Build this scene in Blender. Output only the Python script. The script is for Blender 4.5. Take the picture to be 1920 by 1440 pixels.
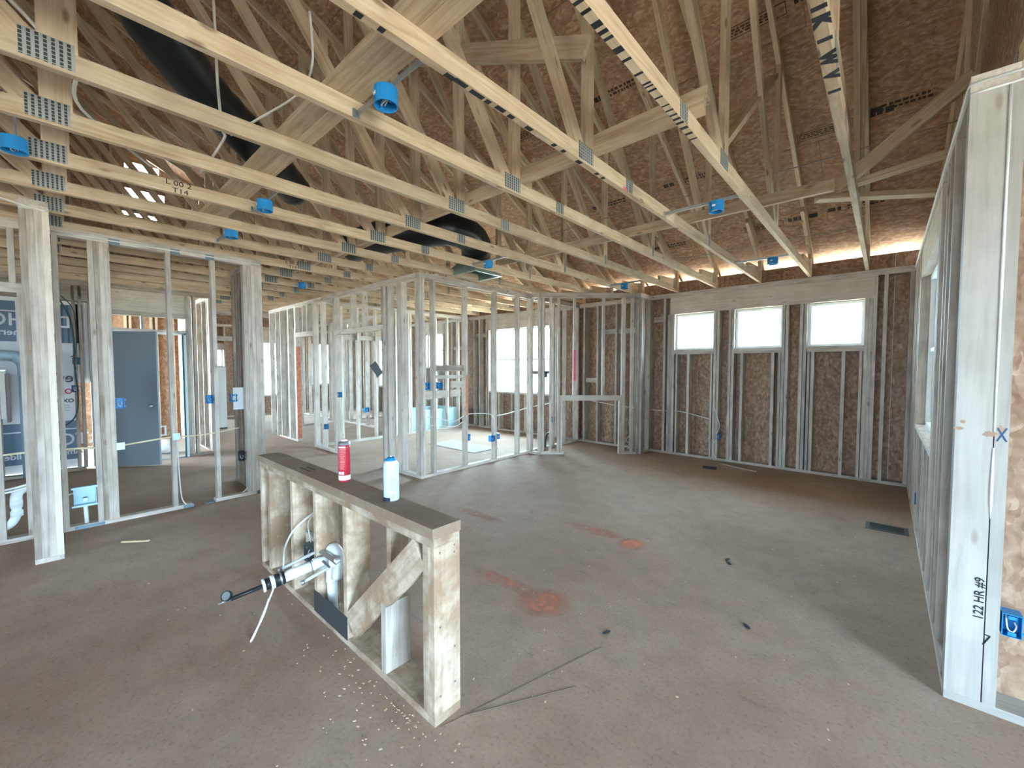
import bpy, bmesh, math, random
from mathutils import Vector, Matrix
random.seed(7)
for o in list(bpy.data.objects): bpy.data.objects.remove(o)
S = bpy.context.scene
COL = S.collection
# ------------------------------------------------------------------ camera
cam = bpy.data.cameras.new('camera'); cam.sensor_fit = 'HORIZONTAL'; cam.sensor_width = 36.0
cam.lens = 36.0*777.0/1920.0; cam.clip_start = .02; cam.clip_end = 300
co = bpy.data.objects.new('camera', cam); COL.objects.link(co)
co.location = (0, 0, 1.52)
co.rotation_euler = (math.radians(90)-math.atan(33/777.0), 0, math.radians(42.0))
S.camera = co
# ------------------------------------------------------------------ sky, sun, exposure
w = bpy.data.worlds.new('sky'); S.world = w; w.use_nodes = True
bg = w.node_tree.nodes['Background']
bg.inputs[0].default_value = (.54, .78, 1.0, 1); bg.inputs[1].default_value = 58.0
sun = bpy.data.lights.new('sun', 'SUN'); sun.energy = 55; sun.angle = math.radians(.6); sun.color = (1, .93, .82)
so = bpy.data.objects.new('sun', sun); COL.objects.link(so); so.location = (0, 0, 30)
so.rotation_euler = (math.radians(-12), math.radians(-5), 0)
S.view_settings.view_transform = 'Standard'; S.view_settings.look = 'None'
S.view_settings.gamma = 1; S.view_settings.use_curve_mapping = False
S.view_settings.exposure = 0.70
S.cycles.max_bounces = 16; S.cycles.diffuse_bounces = 10; S.cycles.transparent_max_bounces = 16
def portal(cx, cy, cz, sx, sz, rotz):
    l = bpy.data.lights.new('daylight_portal', 'AREA'); l.shape = 'RECTANGLE'; l.size = sx; l.size_y = sz
    l.cycles.is_portal = True
    o = bpy.data.objects.new('daylight_portal', l); COL.objects.link(o)
    o.location = (cx, cy, cz); o.rotation_euler = (math.radians(90), 0, rotz)
# an area light looks along its -Z; rot (90,0,rz) makes it look along (sin.. ) horizontally
# ------------------------------------------------------------------ materials
def newmat(name):
    m = bpy.data.materials.new(name); m.use_nodes = True
    nt = m.node_tree; b = nt.nodes['Principled BSDF']
    return m, nt, b
def N(nt, t, **k):
    n = nt.nodes.new(t)
    for a, v in k.items(): setattr(n, a, v)
    return n
def ramp(nt, stops):
    r = N(nt, 'ShaderNodeValToRGB'); e = r.color_ramp.elements
    while len(e) < len(stops): e.new(.5)
    for i, (p, c) in enumerate(stops): e[i].position = p; e[i].color = (*c, 1)
    return r
def plain(name, col, rough=.6, metal=0, spec=.4, bump=0, bscale=40, var=0):
    m, nt, b = newmat(name)
    b.inputs['Base Color'].default_value = (*col, 1); b.inputs['Roughness'].default_value = rough
    b.inputs['Metallic'].default_value = metal; b.inputs['Specular IOR Level'].default_value = spec
    tc = N(nt, 'ShaderNodeTexCoord')
    if var:
        n = N(nt, 'ShaderNodeTexNoise'); n.inputs['Scale'].default_value = bscale*.3; n.inputs['Detail'].default_value = 5
        nt.links.new(tc.outputs['Object'], n.inputs['Vector'])
        r = ramp(nt, [(.3, tuple(c*(1-var) for c in col)), (.7, tuple(min(1, c*(1+var)) for c in col))])
        nt.links.new(n.outputs['Fac'], r.inputs['Fac']); nt.links.new(r.outputs['Color'], b.inputs['Base Color'])
    if bump:
        n = N(nt, 'ShaderNodeTexNoise'); n.inputs['Scale'].default_value = bscale
        nt.links.new(tc.outputs['Object'], n.inputs['Vector'])
        bp = N(nt, 'ShaderNodeBump'); bp.inputs['Strength'].default_value = bump; bp.inputs['Distance'].default_value = .004
        nt.links.new(n.outputs['Fac'], bp.inputs['Height']); nt.links.new(bp.outputs['Normal'], b.inputs['Normal'])
    return m
def lumber(name, dark, mid, light, knots=.5, mud=None, mudamt=.5, blotch=.0):
    """pine: grain along the board's local X"""
    m, nt, b = newmat(name); L = nt.links.new
    tc = N(nt, 'ShaderNodeTexCoord'); oi = N(nt, 'ShaderNodeObjectInfo')
    off = N(nt, 'ShaderNodeVectorMath', operation='SCALE'); off.inputs[0].default_value = (37, 11, 23)
    L(oi.outputs['Random'], off.inputs['Scale'])
    ad = N(nt, 'ShaderNodeVectorMath', operation='ADD'); L(tc.outputs['Object'], ad.inputs[0]); L(off.outputs[0], ad.inputs[1])
    mp = N(nt, 'ShaderNodeMapping'); mp.inputs['Scale'].default_value = (.8, 14, 14); L(ad.outputs[0], mp.inputs['Vector'])
    n1 = N(nt, 'ShaderNodeTexNoise'); n1.inputs['Scale'].default_value = 2.2; n1.inputs['Detail'].default_value = 6
    n1.inputs['Roughness'].default_value = .62; n1.inputs['Distortion'].default_value = 1.2; L(mp.outputs[0], n1.inputs['Vector'])
    r1 = ramp(nt, [(.28, dark), (.5, mid), (.74, light)]); L(n1.outputs['Fac'], r1.inputs['Fac'])
    # weathering blotches
    n2 = N(nt, 'ShaderNodeTexNoise'); n2.inputs['Scale'].default_value = 4.5; n2.inputs['Detail'].default_value = 5; L(ad.outputs[0], n2.inputs['Vector'])
    r2 = ramp(nt, [(.35, (.62, .6, .58)), (.6, (1, 1, 1))]); L(n2.outputs['Fac'], r2.inputs['Fac'])
    mx = N(nt, 'ShaderNodeMixRGB', blend_type='MULTIPLY'); mx.inputs[0].default_value = .35+blotch; L(r1.outputs[0], mx.inputs[1]); L(r2.outputs[0], mx.inputs[2])
    # knots
    mk = N(nt, 'ShaderNodeMapping'); mk.inputs['Scale'].default_value = (3.0, 9, 9); L(ad.outputs[0], mk.inputs['Vector'])
    v = N(nt, 'ShaderNodeTexVoronoi'); v.inputs['Scale'].default_value = 1.0; L(mk.outputs[0], v.inputs['Vector'])
    rk = ramp(nt, [(.06, (1, 1, 1)), (.13, (0, 0, 0))]); L(v.outputs['Distance'], rk.inputs['Fac'])
    kk = N(nt, 'ShaderNodeMath', operation='MULTIPLY'); kk.inputs[1].default_value = knots; L(rk.outputs[0], kk.inputs[0])
    mx2 = N(nt, 'ShaderNodeMixRGB'); L(kk.outputs[0], mx2.inputs[0]); L(mx.outputs[0], mx2.inputs[1]); mx2.inputs[2].default_value = (.13, .07, .035, 1)
    out = mx2.outputs[0]
    if mud:
        n3 = N(nt, 'ShaderNodeTexNoise'); n3.inputs['Scale'].default_value = 5; n3.inputs['Detail'].default_value = 7; n3.inputs['Roughness'].default_value = .65
        n3.inputs['Distortion'].default_value = .4; L(ad.outputs[0], n3.inputs['Vector'])
        a = 1-mudamt
        r3 = ramp(nt, [(a-.10, (0, 0, 0)), (a+.15, (.9, .9, .9))]); L(n3.outputs['Fac'], r3.inputs['Fac'])
        mx3 = N(nt, 'ShaderNodeMixRGB'); L(r3.outputs[0], mx3.inputs[0]); L(out, mx3.inputs[1]); mx3.inputs[2].default_value = (*mud, 1)
        out = mx3.outputs[0]
    hs = N(nt, 'ShaderNodeHueSaturation')
    mr = N(nt, 'ShaderNodeMapRange'); mr.inputs['To Min'].default_value = .82; mr.inputs['To Max'].default_value = 1.14; L(oi.outputs['Random'], mr.inputs['Value'])
    L(mr.outputs[0], hs.inputs['Value']); L(out, hs.inputs['Color']); L(hs.outputs[0], b.inputs['Base Color'])
    b.inputs['Roughness'].default_value = .75; b.inputs['Specular IOR Level'].default_value = .25
    bp = N(nt, 'ShaderNodeBump'); bp.inputs['Strength'].default_value = .25; bp.inputs['Distance'].default_value = .003
    L(n1.outputs['Fac'], bp.inputs['Height']); L(bp.outputs[0], b.inputs['Normal'])
    return m
def osb(name, cols, scale=1.0):
    m, nt, b = newmat(name); L = nt.links.new
    tc = N(nt, 'ShaderNodeTexCoord'); oi = N(nt, 'ShaderNodeObjectInfo')
    off = N(nt, 'ShaderNodeVectorMath', operation='SCALE'); off.inputs[0].default_value = (31, 17, 3); L(oi.outputs['Random'], off.inputs['Scale'])
    ad = N(nt, 'ShaderNodeVectorMath', operation='ADD'); L(tc.outputs['Object'], ad.inputs[0]); L(off.outputs[0], ad.inputs[1])
    ds = N(nt, 'ShaderNodeTexNoise'); ds.inputs['Scale'].default_value = 5; ds.inputs['Detail'].default_value = 2; L(ad.outputs[0], ds.inputs['Vector'])
    dm = N(nt, 'ShaderNodeMixRGB', blend_type='ADD'); dm.inputs[0].default_value = .18; L(ad.outputs[0], dm.inputs[1]); L(ds.outputs['Color'], dm.inputs[2])
    mp = N(nt, 'ShaderNodeMapping'); mp.inputs['Scale'].default_value = (13*scale, 42*scale, 42*scale); L(dm.outputs[0], mp.inputs['Vector'])
    v = N(nt, 'ShaderNodeTexVoronoi'); v.inputs['Scale'].default_value = 1; L(mp.outputs[0], v.inputs['Vector'])
    sp = N(nt, 'ShaderNodeSeparateColor'); L(v.outputs['Color'], sp.inputs[0])
    n = N(nt, 'ShaderNodeTexNoise'); n.inputs['Scale'].default_value = 22; n.inputs['Detail'].default_value = 6; L(ad.outputs[0], n.inputs['Vector'])
    mxf = N(nt, 'ShaderNodeMath', operation='MULTIPLY_ADD'); L(sp.outputs[0], mxf.inputs[0]); mxf.inputs[1].default_value = .30
    hf = N(nt, 'ShaderNodeMath', operation='MULTIPLY'); L(n.outputs['Fac'], hf.inputs[0]); hf.inputs[1].default_value = .68; L(hf.outputs[0], mxf.inputs[2])
    r = ramp(nt, [(.18, cols[0]), (.45, cols[1]), (.62, cols[2]), (.8, cols[3])]); L(mxf.outputs[0], r.inputs['Fac'])
    hs = N(nt, 'ShaderNodeHueSaturation'); mr = N(nt, 'ShaderNodeMapRange'); mr.inputs['To Min'].default_value = .9; mr.inputs['To Max'].default_value = 1.1
    L(oi.outputs['Random'], mr.inputs['Value']); L(mr.outputs[0], hs.inputs['Value']); L(r.outputs[0], hs.inputs['Color']); L(hs.outputs[0], b.inputs['Base Color'])
    b.inputs['Roughness'].default_value = .8; b.inputs['Specular IOR Level'].default_value = .2
    bp = N(nt, 'ShaderNodeBump'); bp.inputs['Strength'].default_value = .3; bp.inputs['Distance'].default_value = .003
    L(v.outputs['Distance'], bp.inputs['Height']); L(bp.outputs[0], b.inputs['Normal'])
    return m
PINE = lumber('pine_stud', (.37, .31, .255), (.52, .455, .39), (.62, .56, .495), .6, blotch=.2)
TRUSSW = lumber('pine_truss', (.40, .275, .165), (.53, .40, .265), (.63, .51, .37), .65)
HEADW = lumber('pine_header', (.50, .42, .34), (.60, .52, .43), (.68, .61, .52), .4)
POSTW = lumber('pine_post', (.35, .32, .28), (.41, .38, .34), (.45, .42, .38), .35)
MUDW = lumber('muddy_lumber', (.42, .32, .23), (.58, .47, .36), (.68, .58, .46), .45, mud=(.26, .165, .10), mudamt=.56)
CAPW = lumber('muddy_cap_lumber', (.27, .19, .13), (.32, .235, .17), (.36, .27, .20), .3, mud=(.22, .15, .10), mudamt=.62)
OLDW = lumber('grey_weathered_lumber', (.22, .17, .13), (.38, .31, .25), (.52, .45, .37), .7, blotch=.3)
DECK = osb('osb_roof', [(.21, .105, .055), (.31, .175, .10), (.40, .25, .155), (.52, .37, .26)])
SHEATH = osb('osb_wall', [(.17, .095, .058), (.26, .16, .105), (.34, .225, .155), (.45, .33, .24)])
BLUE = plain('blue_box_plastic', (.012, .20, .47), .45)
DKBLUE = plain('dark_blue_box_plastic', (.01, .10, .22), .5)
CABLE = plain('white_cable_jacket', (.66, .65, .60), .5)
YCABLE = plain('cream_cable_jacket', (.66, .56, .36), .5)
DCABLE = plain('dark_cable_jacket', (.03, .05, .055), .5)
PVC = plain('white_pvc', (.72, .74, .74), .35)
GPVC = plain('grey_pvc', (.24, .32, .37), .4)
BLACK = plain('black_rubber', (.012, .013, .015), .45)
STEEL = plain('grey_steel', (.38, .39, .40), .4, .85)
GALV = plain('galvanised_sheet', (.42, .47, .46), .38, .9, var=.15)
DUCT = plain('black_duct_jacket', (.010, .011, .013), .33, bump=.5, bscale=14)
INK = plain('black_ink', (.012, .014, .018), .8)
STAMP = plain('osb_stamp_ink', (.045, .03, .022), .85)
ORANGE = plain('orange_spray_paint', (.52, .19, .11), .8, var=.3, bscale=60)
PINK = plain('pink_spray_paint', (.72, .10, .17), .8)
FOAM = plain('white_sealant_foam', (.74, .76, .74), .7, bump=.6, bscale=60)
NAILPL = plain('blue_grey_nail_plate', (.16, .22, .26), .45, .5)
GDOOR = plain('grey_door_paint', (.16, .18, .20), .55, bump=.15, bscale=90)
VINYL = plain('white_vinyl', (.72, .75, .75), .35)
WRAP = plain('house_wrap_white', (.74, .76, .78), .55, bump=.5, bscale=5)
WRAPB = plain('house_wrap_blue_print', (.13, .20, .28), .55, bump=.3, bscale=5)
WRAPD = plain('house_wrap_dark_print', (.02, .03, .05), .55)
WRAPR = plain('house_wrap_red_print', (.55, .06, .09), .6)
WRAPG = plain('house_wrap_grey_print', (.10, .11, .12), .6)
TUBM = plain('tub_protective_film', (.42, .60, .62), .3)
WHITE = plain('white_enamel', (.72, .72, .70), .4)
RED = plain('red_can_print', (.40, .02, .035), .35)
CANW = plain('white_can_print', (.66, .67, .66), .35)
CANB = plain('pale_blue_can_print', (.48, .62, .68), .35)
NAVY = plain('navy_can_print', (.012, .022, .06), .35)
CAPB = plain('blue_can_cap', (.01, .17, .38), .4)
DIRT = plain('outdoor_ground', (.42, .36, .28), .95, bump=.4, bscale=3, var=.2)
CONC = plain('dark_debris', (.02, .02, .022), .7)
CHIP = plain('wood_chip', (.60, .45, .28), .8)
def glass():
    m = bpy.data.materials.new('window_glass'); m.use_nodes = True; nt = m.node_tree; nt.nodes.clear()
    o = N(nt, 'ShaderNodeOutputMaterial'); t = N(nt, 'ShaderNodeBsdfTransparent'); g = N(nt, 'ShaderNodeBsdfGlossy')
    t.inputs[0].default_value = (.93, .97, .96, 1); g.inputs['Roughness'].default_value = .02
    mx = N(nt, 'ShaderNodeMixShader'); mx.inputs[0].default_value = .05
    nt.links.new(t.outputs[0], mx.inputs[1]); nt.links.new(g.outputs[0], mx.inputs[2]); nt.links.new(mx.outputs[0], o.inputs[0])
    return m
GLASS = glass()
def gusset():
    """truss connector plate: rows of punched slots, metal between"""
    m, nt, b = newmat('truss_plate_steel'); L = nt.links.new
    tc = N(nt, 'ShaderNodeTexCoord'); sp = N(nt, 'ShaderNodeSeparateXYZ'); L(tc.outputs['Object'], sp.inputs[0])
    def tri(sock, freq):
        a = N(nt, 'ShaderNodeMath', operation='MULTIPLY'); a.inputs[1].default_value = freq; L(sock, a.inputs[0])
        f = N(nt, 'ShaderNodeMath', operation='FRACT'); L(a.outputs[0], f.inputs[0]); return f.outputs[0]
    fx = tri(sp.outputs[0], 44); fz = tri(sp.outputs[2], 58)
    gx = N(nt, 'ShaderNodeMath', operation='GREATER_THAN'); gx.inputs[1].default_value = .52; L(fx, gx.inputs[0])
    gz = N(nt, 'ShaderNodeMath', operation='GREATER_THAN'); gz.inputs[1].default_value = .22; L(fz, gz.inputs[0])
    mu = N(nt, 'ShaderNodeMath', operation='MULTIPLY'); L(gx.outputs[0], mu.inputs[0]); L(gz.outputs[0], mu.inputs[1])
    mx = N(nt, 'ShaderNodeMixRGB'); L(mu.outputs[0], mx.inputs[0]); mx.inputs[1].default_value = (.30, .31, .29, 1); mx.inputs[2].default_value = (.03, .034, .03, 1)
    L(mx.outputs[0], b.inputs['Base Color']); b.inputs['Metallic'].default_value = .15; b.inputs['Roughness'].default_value = .55
    return m
PLATE = gusset()
def floormat():
    m, nt, b = newmat('dusty_slab'); L = nt.links.new
    tc = N(nt, 'ShaderNodeTexCoord')
    n = N(nt, 'ShaderNodeTexNoise'); n.inputs['Scale'].default_value = .55; n.inputs['Detail'].default_value = 9; n.inputs['Roughness'].default_value = .6; L(tc.outputs['Object'], n.inputs['Vector'])
    r = ramp(nt, [(.3, (.255, .165, .115)), (.5, (.325, .225, .165)), (.7, (.38, .285, .225))]); L(n.outputs['Fac'], r.inputs['Fac'])
    n2 = N(nt, 'ShaderNodeTexNoise'); n2.inputs['Scale'].default_value = 6; n2.inputs['Detail'].default_value = 10; n2.inputs['Roughness'].default_value = .7; L(tc.outputs['Object'], n2.inputs['Vector'])
    r2 = ramp(nt, [(.3, (.74, .72, .70)), (.55, (1, 1, 1)), (.75, (1.1, 1.08, 1.05))]); L(n2.outputs['Fac'], r2.inputs['Fac'])
    mx = N(nt, 'ShaderNodeMixRGB', blend_type='MULTIPLY'); mx.inputs[0].default_value = .6; L(r.outputs[0], mx.inputs[1]); L(r2.outputs[0], mx.inputs[2])
    n4 = N(nt, 'ShaderNodeTexNoise'); n4.inputs['Scale'].default_value = 55; n4.inputs['Detail'].default_value = 6; n4.inputs['Roughness'].default_value = .7; L(tc.outputs['Object'], n4.inputs['Vector'])
    r4 = ramp(nt, [(.30, (.55, .53, .51)), (.45, (1, 1, 1)), (.68, (1.12, 1.12, 1.1))]); L(n4.outputs['Fac'], r4.inputs['Fac'])
    mx4 = N(nt, 'ShaderNodeMixRGB', blend_type='MULTIPLY'); mx4.inputs[0].default_value = .75; L(mx.outputs[0], mx4.inputs[1]); L(r4.outputs[0], mx4.inputs[2]); mx = mx4
    # scattered dark scuffs
    mp = N(nt, 'ShaderNodeMapping'); mp.inputs['Scale'].default_value = (1.1, 3.2, 1); mp.inputs['Rotation'].default_value = (0, 0, .5); L(tc.outputs['Object'], mp.inputs['Vector'])
    n3 = N(nt, 'ShaderNodeTexNoise'); n3.inputs['Scale'].default_value = 3.5; n3.inputs['Detail'].default_value = 6; n3.inputs['Roughness'].default_value = .7; L(mp.outputs[0], n3.inputs['Vector'])
    r3 = ramp(nt, [(.62, (0, 0, 0)), (.74, (.55, .55, .55))]); L(n3.outputs['Fac'], r3.inputs['Fac'])
    mx3 = N(nt, 'ShaderNodeMixRGB'); L(r3.outputs[0], mx3.inputs[0]); L(mx.outputs[0], mx3.inputs[1]); mx3.inputs[2].default_value = (.13, .095, .07, 1)
    L(mx3.outputs[0], b.inputs['Base Color']); b.inputs['Roughness'].default_value = .85; b.inputs['Specular IOR Level'].default_value = .2
    bp = N(nt, 'ShaderNodeBump'); bp.inputs['Strength'].default_value = .3; bp.inputs['Distance'].default_value = .004; L(n2.outputs['Fac'], bp.inputs['Height']); L(bp.outputs[0], b.inputs['Normal'])
    return m
FLOOR = floormat()
# ------------------------------------------------------------------ builders
def tag(o, label=None, cat=None, group=None, kind=None):
    if label: o['label'] = label
    if cat: o['category'] = cat
    if group: o['group'] = group
    if kind: o['kind'] = kind
    return o
def link(o, parent=None):
    COL.objects.link(o)
    if parent is not None:
        o.parent = parent
        o.matrix_parent_inverse = parent.matrix_basis.inverted()   # children are given in world coordinates
    return o
def empty(name, loc=(0, 0, 0), parent=None):
    o = bpy.data.objects.new(name, None); o.location = loc; o.empty_display_size = .1
    return link(o, parent)
def thing(name, loc, label, cat, group=None):
    return tag(empty(name, loc), label, cat, group)
def struct(name, label, cat='wall'):
    return tag(empty(name), label, cat, None, 'structure')
BOXC = {}
def boxmesh(L, wd, th):
    k = (round(L, 3), round(wd, 3), round(th, 3))
    if k in BOXC: return BOXC[k]
    x, z, y = k[0]/2, k[1]/2, k[2]/2
    v = [(a, b, c) for a in (-x, x) for b in (-y, y) for c in (-z, z)]
    f = [(0, 1, 3, 2), (4, 6, 7, 5), (0, 4, 5, 1), (2, 3, 7, 6), (0, 2, 6, 4), (1, 5, 7, 3)]
    me = bpy.data.meshes.new('board'); me.from_pydata(v, [], f); me.update(); BOXC[k] = me
    return me
MATM = {}
def inst(name, me, mat, mw, parent):
    """share one mesh per (mesh, material)"""
    k = (me.name, mat.name)
    if k not in MATM:
        if len(me.materials) == 0: me.materials.append(mat); MATM[k] = me
        else:
            c = me.copy(); c.materials.clear(); c.materials.append(mat); MATM[k] = c
    o = bpy.data.objects.new(name, MATM[k]); o.matrix_basis = mw
    return link(o, parent)
def board(name, p0, p1, wd, th, mat, parent, up=(0, 0, 1)):
    p0 = Vector(p0); p1 = Vector(p1); x = (p1-p0); L = x.length; x.normalize()
    z = Vector(up); z = z-x*z.dot(x)
    if z.length < 1e-4: z = Vector((0, 1, 0)); z = z-x*z.dot(x)
    z.normalize(); y = z.cross(x)
    mw = Matrix.Translation((p0+p1)/2) @ Matrix((x, y, z)).transposed().to_4x4()
    return inst(name, boxmesh(L, wd, th), mat, mw, parent)
def blk(name, parent, x0, x1, y0, y1, z0, z1, mat):
    c = Vector(((x0+x1)/2, (y0+y1)/2, (z0+z1)/2)); d = (abs(x1-x0), abs(y1-y0), abs(z1-z0))
    i = d.index(max(d)); e = Vector((0, 0, 0)); e[i] = d[i]/2
    if i == 0: return board(name, c-e, c+e, d[2], d[1], mat, parent)
    if i == 1: return board(name, c-e, c+e, d[2], d[0], mat, parent)
    return board(name, c-e, c+e, d[1], d[0], mat, parent, up=(0, 1, 0))
def mobj(name, bm, mat, parent=None, smooth=False, loc=None):
    me = bpy.data.meshes.new(name); bm.normal_update(); bm.to_mesh(me); bm.free()
    for m in (mat if isinstance(mat, (list, tuple)) else [mat]): me.materials.append(m)
    if smooth:
        for p in me.polygons: p.use_smooth = True
    o = bpy.data.objects.new(name, me)
    if loc: o.location = loc
    return link(o, parent)
def tubebm(pts, r, n=8, cap=True, bm=None):
    bm = bm or bmesh.new(); P = [Vector(p) for p in pts]; rs = r if isinstance(r, (list, tuple)) else [r]*len(P)
    prev = None; rings = []
    for i, p in enumerate(P):
        t = (P[min(i+1, len(P)-1)]-P[max(i-1, 0)]).normalized()
        if prev is None:
            a = Vector((0, 0, 1)) if abs(t.z) < .9 else Vector((1, 0, 0)); u = t.cross(a).normalized()
        else:
            u = prev-t*prev.dot(t); u.normalize()
        prev = u; v = t.cross(u)
        rings.append([bm.verts.new(p+(u*math.cos(2*math.pi*k/n)+v*math.sin(2*math.pi*k/n))*rs[i]) for k in range(n)])
    for a, b in zip(rings, rings[1:]):
        for k in range(n): bm.faces.new((a[k], a[(k+1) % n], b[(k+1) % n], b[k]))
    if cap:
        bm.faces.new(rings[0][::-1]); bm.faces.new(rings[-1])
    return bm
def smoothpts(pts, k=6):
    P = [Vector(p) for p in pts]; out = []
    for i in range(len(P)-1):
        p0 = P[max(i-1, 0)]; p1 = P[i]; p2 = P[i+1]; p3 = P[min(i+2, len(P)-1)]
        for j in range(k):
            t = j/k
            out.append(.5*((2*p1)+(p2-p0)*t+(2*p0-5*p1+4*p2-p3)*t*t+(3*p1-p0-3*p2+p3)*t**3))
    out.append(P[-1]); return out
def cable(label, pts, r=.006, mat=None, group='electrical cables', name='electrical_cable', parent=None, k=6):
    o = mobj(name, tubebm(smoothpts(pts, k), r, 6), mat or CABLE, parent, True)
    if parent is None: tag(o, label, 'cable', group)
    return o
def lathebm(prof, n=24, bm=None):
    bm = bm or bmesh.new(); rings = []
    for r, z in prof:
        rings.append([bm.verts.new((max(r, 1e-4)*math.cos(2*math.pi*k/n), max(r, 1e-4)*math.sin(2*math.pi*k/n), z)) for k in range(n)])
    for a, b in zip(rings, rings[1:]):
        for k in range(n): bm.faces.new((a[k], a[(k+1) % n], b[(k+1) % n], b[k]))
    bm.faces.new(rings[0][::-1]); bm.faces.new(rings[-1]); return bm
def bxbm(bm, x0, x1, y0, y1, z0, z1):
    v = [bm.verts.new((a, b, c)) for a in (x0, x1) for b in (y0, y1) for c in (z0, z1)]
    for f in ((0, 1, 3, 2), (4, 6, 7, 5), (0, 4, 5, 1), (2, 3, 7, 6), (0, 2, 6, 4), (1, 5, 7, 3)): bm.faces.new([v[i] for i in f])
    return bm
def text(s, size, mw, mat, parent, name='printed_text', extr=.0005, bold=0, sx=1):
    c = bpy.data.curves.new('t', 'FONT'); c.body = s; c.size = size; c.extrude = extr; c.offset = bold; c.align_x = 'CENTER'; c.align_y = 'CENTER'
    c.resolution_u = 3
    t = bpy.data.objects.new('t', c); COL.objects.link(t)
    bpy.context.view_layer.update()
    me = bpy.data.meshes.new_from_object(t.evaluated_get(bpy.context.evaluated_depsgraph_get()))
    bpy.data.objects.remove(t); me.materials.clear(); me.materials.append(mat)
    if sx != 1: me.transform(Matrix.Scale(sx, 4, (1, 0, 0)))
    o = bpy.data.objects.new(name, me); o.matrix_basis = mw; return link(o, parent)
def frame(x, y, o):      # matrix with local x, y axes and origin
    x = Vector(x).normalized(); y = Vector(y).normalized(); z = x.cross(y)
    return Matrix.Translation(o) @ Matrix((x, y, z)).transposed().to_4x4()
ORD = ['first', 'second', 'third', 'fourth', 'fifth', 'sixth', 'seventh', 'eighth', 'ninth', 'tenth', 'eleventh', 'twelfth', 'thirteenth',
       'fourteenth', 'fifteenth', 'sixteenth', 'seventeenth', 'eighteenth', 'nineteenth', 'twentieth', 'twenty-first', 'twenty-second']
TOP = 2.77; T = .038; D4 = .089; D6 = .14
# ------------------------------------------------------------------ ground and floor
bm = bmesh.new()
for xa, xb, ya, yb in ((-60, 40, 7.34, 60), (-60, -14.8, -40, 7.34), (4.2, 40, -40, 7.34), (-14.8, 4.2, -40, -6.2), (.42, 4.2, 2.9, 7.34)):
    bxbm(bm, xa, xb, ya, yb, -.25, -.12)
g = mobj('ground', bm, DIRT); tag(g, 'bare dirt ground outside the house', 'ground', None, 'structure')
bm = bmesh.new(); bxbm(bm, -14.8, .42, -6.2, 7.34, -.12, 0); bxbm(bm, .42, 4.2, -6.2, 2.9, -.12, 0)
fl = mobj('floor', bm, FLOOR); tag(fl, 'dusty brown slab floor with scuffs and tracks', 'floor', None, 'structure')
# ------------------------------------------------------------------ wall helpers
class Wall:
    """run='x': boards between y=d0..d1 along x;  run='y': between x=d0..d1 along y"""
    def __init__(s, name, label, run, d0, d1, mat=PINE):
        s.o = struct(name, label); s.run = run; s.d0 = d0; s.d1 = d1; s.mat = mat
    def b(s, name, u0, u1, z0, z1, d0=None, d1=None, mat=None):
        d0 = s.d0 if d0 is None else d0; d1 = s.d1 if d1 is None else d1; m = mat or s.mat
        if s.run == 'x': return blk(name, s.o, u0, u1, d0, d1, z0, z1, m)
        return blk(name, s.o, d0, d1, u0, u1, z0, z1, m)
    def stud(s, *us, z0=T, z1=TOP-2*T, th=T, mat=None):
        for u in us: s.b('stud', u-th/2, u+th/2, z0, z1, mat=mat)
    def base(s, *segs, mat=None):
        for a, c in segs: s.b('bottom_plate', a, c, 0, T, mat=mat)
    def top(s, a, c, mat=None):
        s.b('top_plate', a, c, TOP-2*T, TOP-T, mat=mat); s.b('top_plate', a, c, TOP-T, TOP, mat=mat)
    def sheath(s, u0, u1, z0, z1, d0, d1, opens=(), step=1.22, mat=SHEATH, gap=.002, start=None, name='sheathing_panel'):
        cuts = [u0]; u = u0 if start is None else start
        while u < u1-1e-6:
            u += step
            if u > cuts[-1]+.05 and u < u1-.05: cuts.append(u)
        cuts.append(u1)
        for a, c in zip(cuts, cuts[1:]):
            xs = sorted({a, c, *[min(max(q, a), c) for o in opens for q in o[:2]]})
            for x0, x1 in zip(xs, xs[1:]):
                if x1-x0 < .004: continue
                zz = [(z0, z1)]
                for o0, o1, oz0, oz1 in opens:
                    if o0 < (x0+x1)/2 < o1:
                        nz = []
                        for p, q in zz:
                            if oz1 <= p or oz0 >= q: nz.append((p, q)); continue
                            if oz0 > p: nz.append((p, oz0))
                            if oz1 < q: nz.append((oz1, q))
                        zz = nz
                for p, q in zz: s.b(name, x0+gap, x1-gap, p, q, d0, d1, mat)
def gable(wall, y0, y1, z0, x0, x1, hole=None):
    """panel up to the sloping deck; hole = list of (z0, z1) left open"""
    zs = [z0]; cuts = sorted(hole or []); m = SHEATH
    def prism(za, zb0, zb1):
        bm = bmesh.new(); v = [bm.verts.new((x, y, z)) for x in (x0, x1) for y, z in ((y0, za), (y1, za), (y1, zb1), (y0, zb0))]
        for f in ((0, 3, 2, 1), (4, 5, 6, 7), (0, 1, 5, 4), (1, 2, 6, 5), (2, 3, 7, 6), (3, 0, 4, 7)): bm.faces.new([v[i] for i in f])
        mobj('sheathing_panel', bm, m, wall.o)
    a = z0
    for p, q in cuts: prism(a, p, p); a = q
    prism(a, zd(y0)-.003, zd(y1)-.003)
NWIN = [0]
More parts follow.
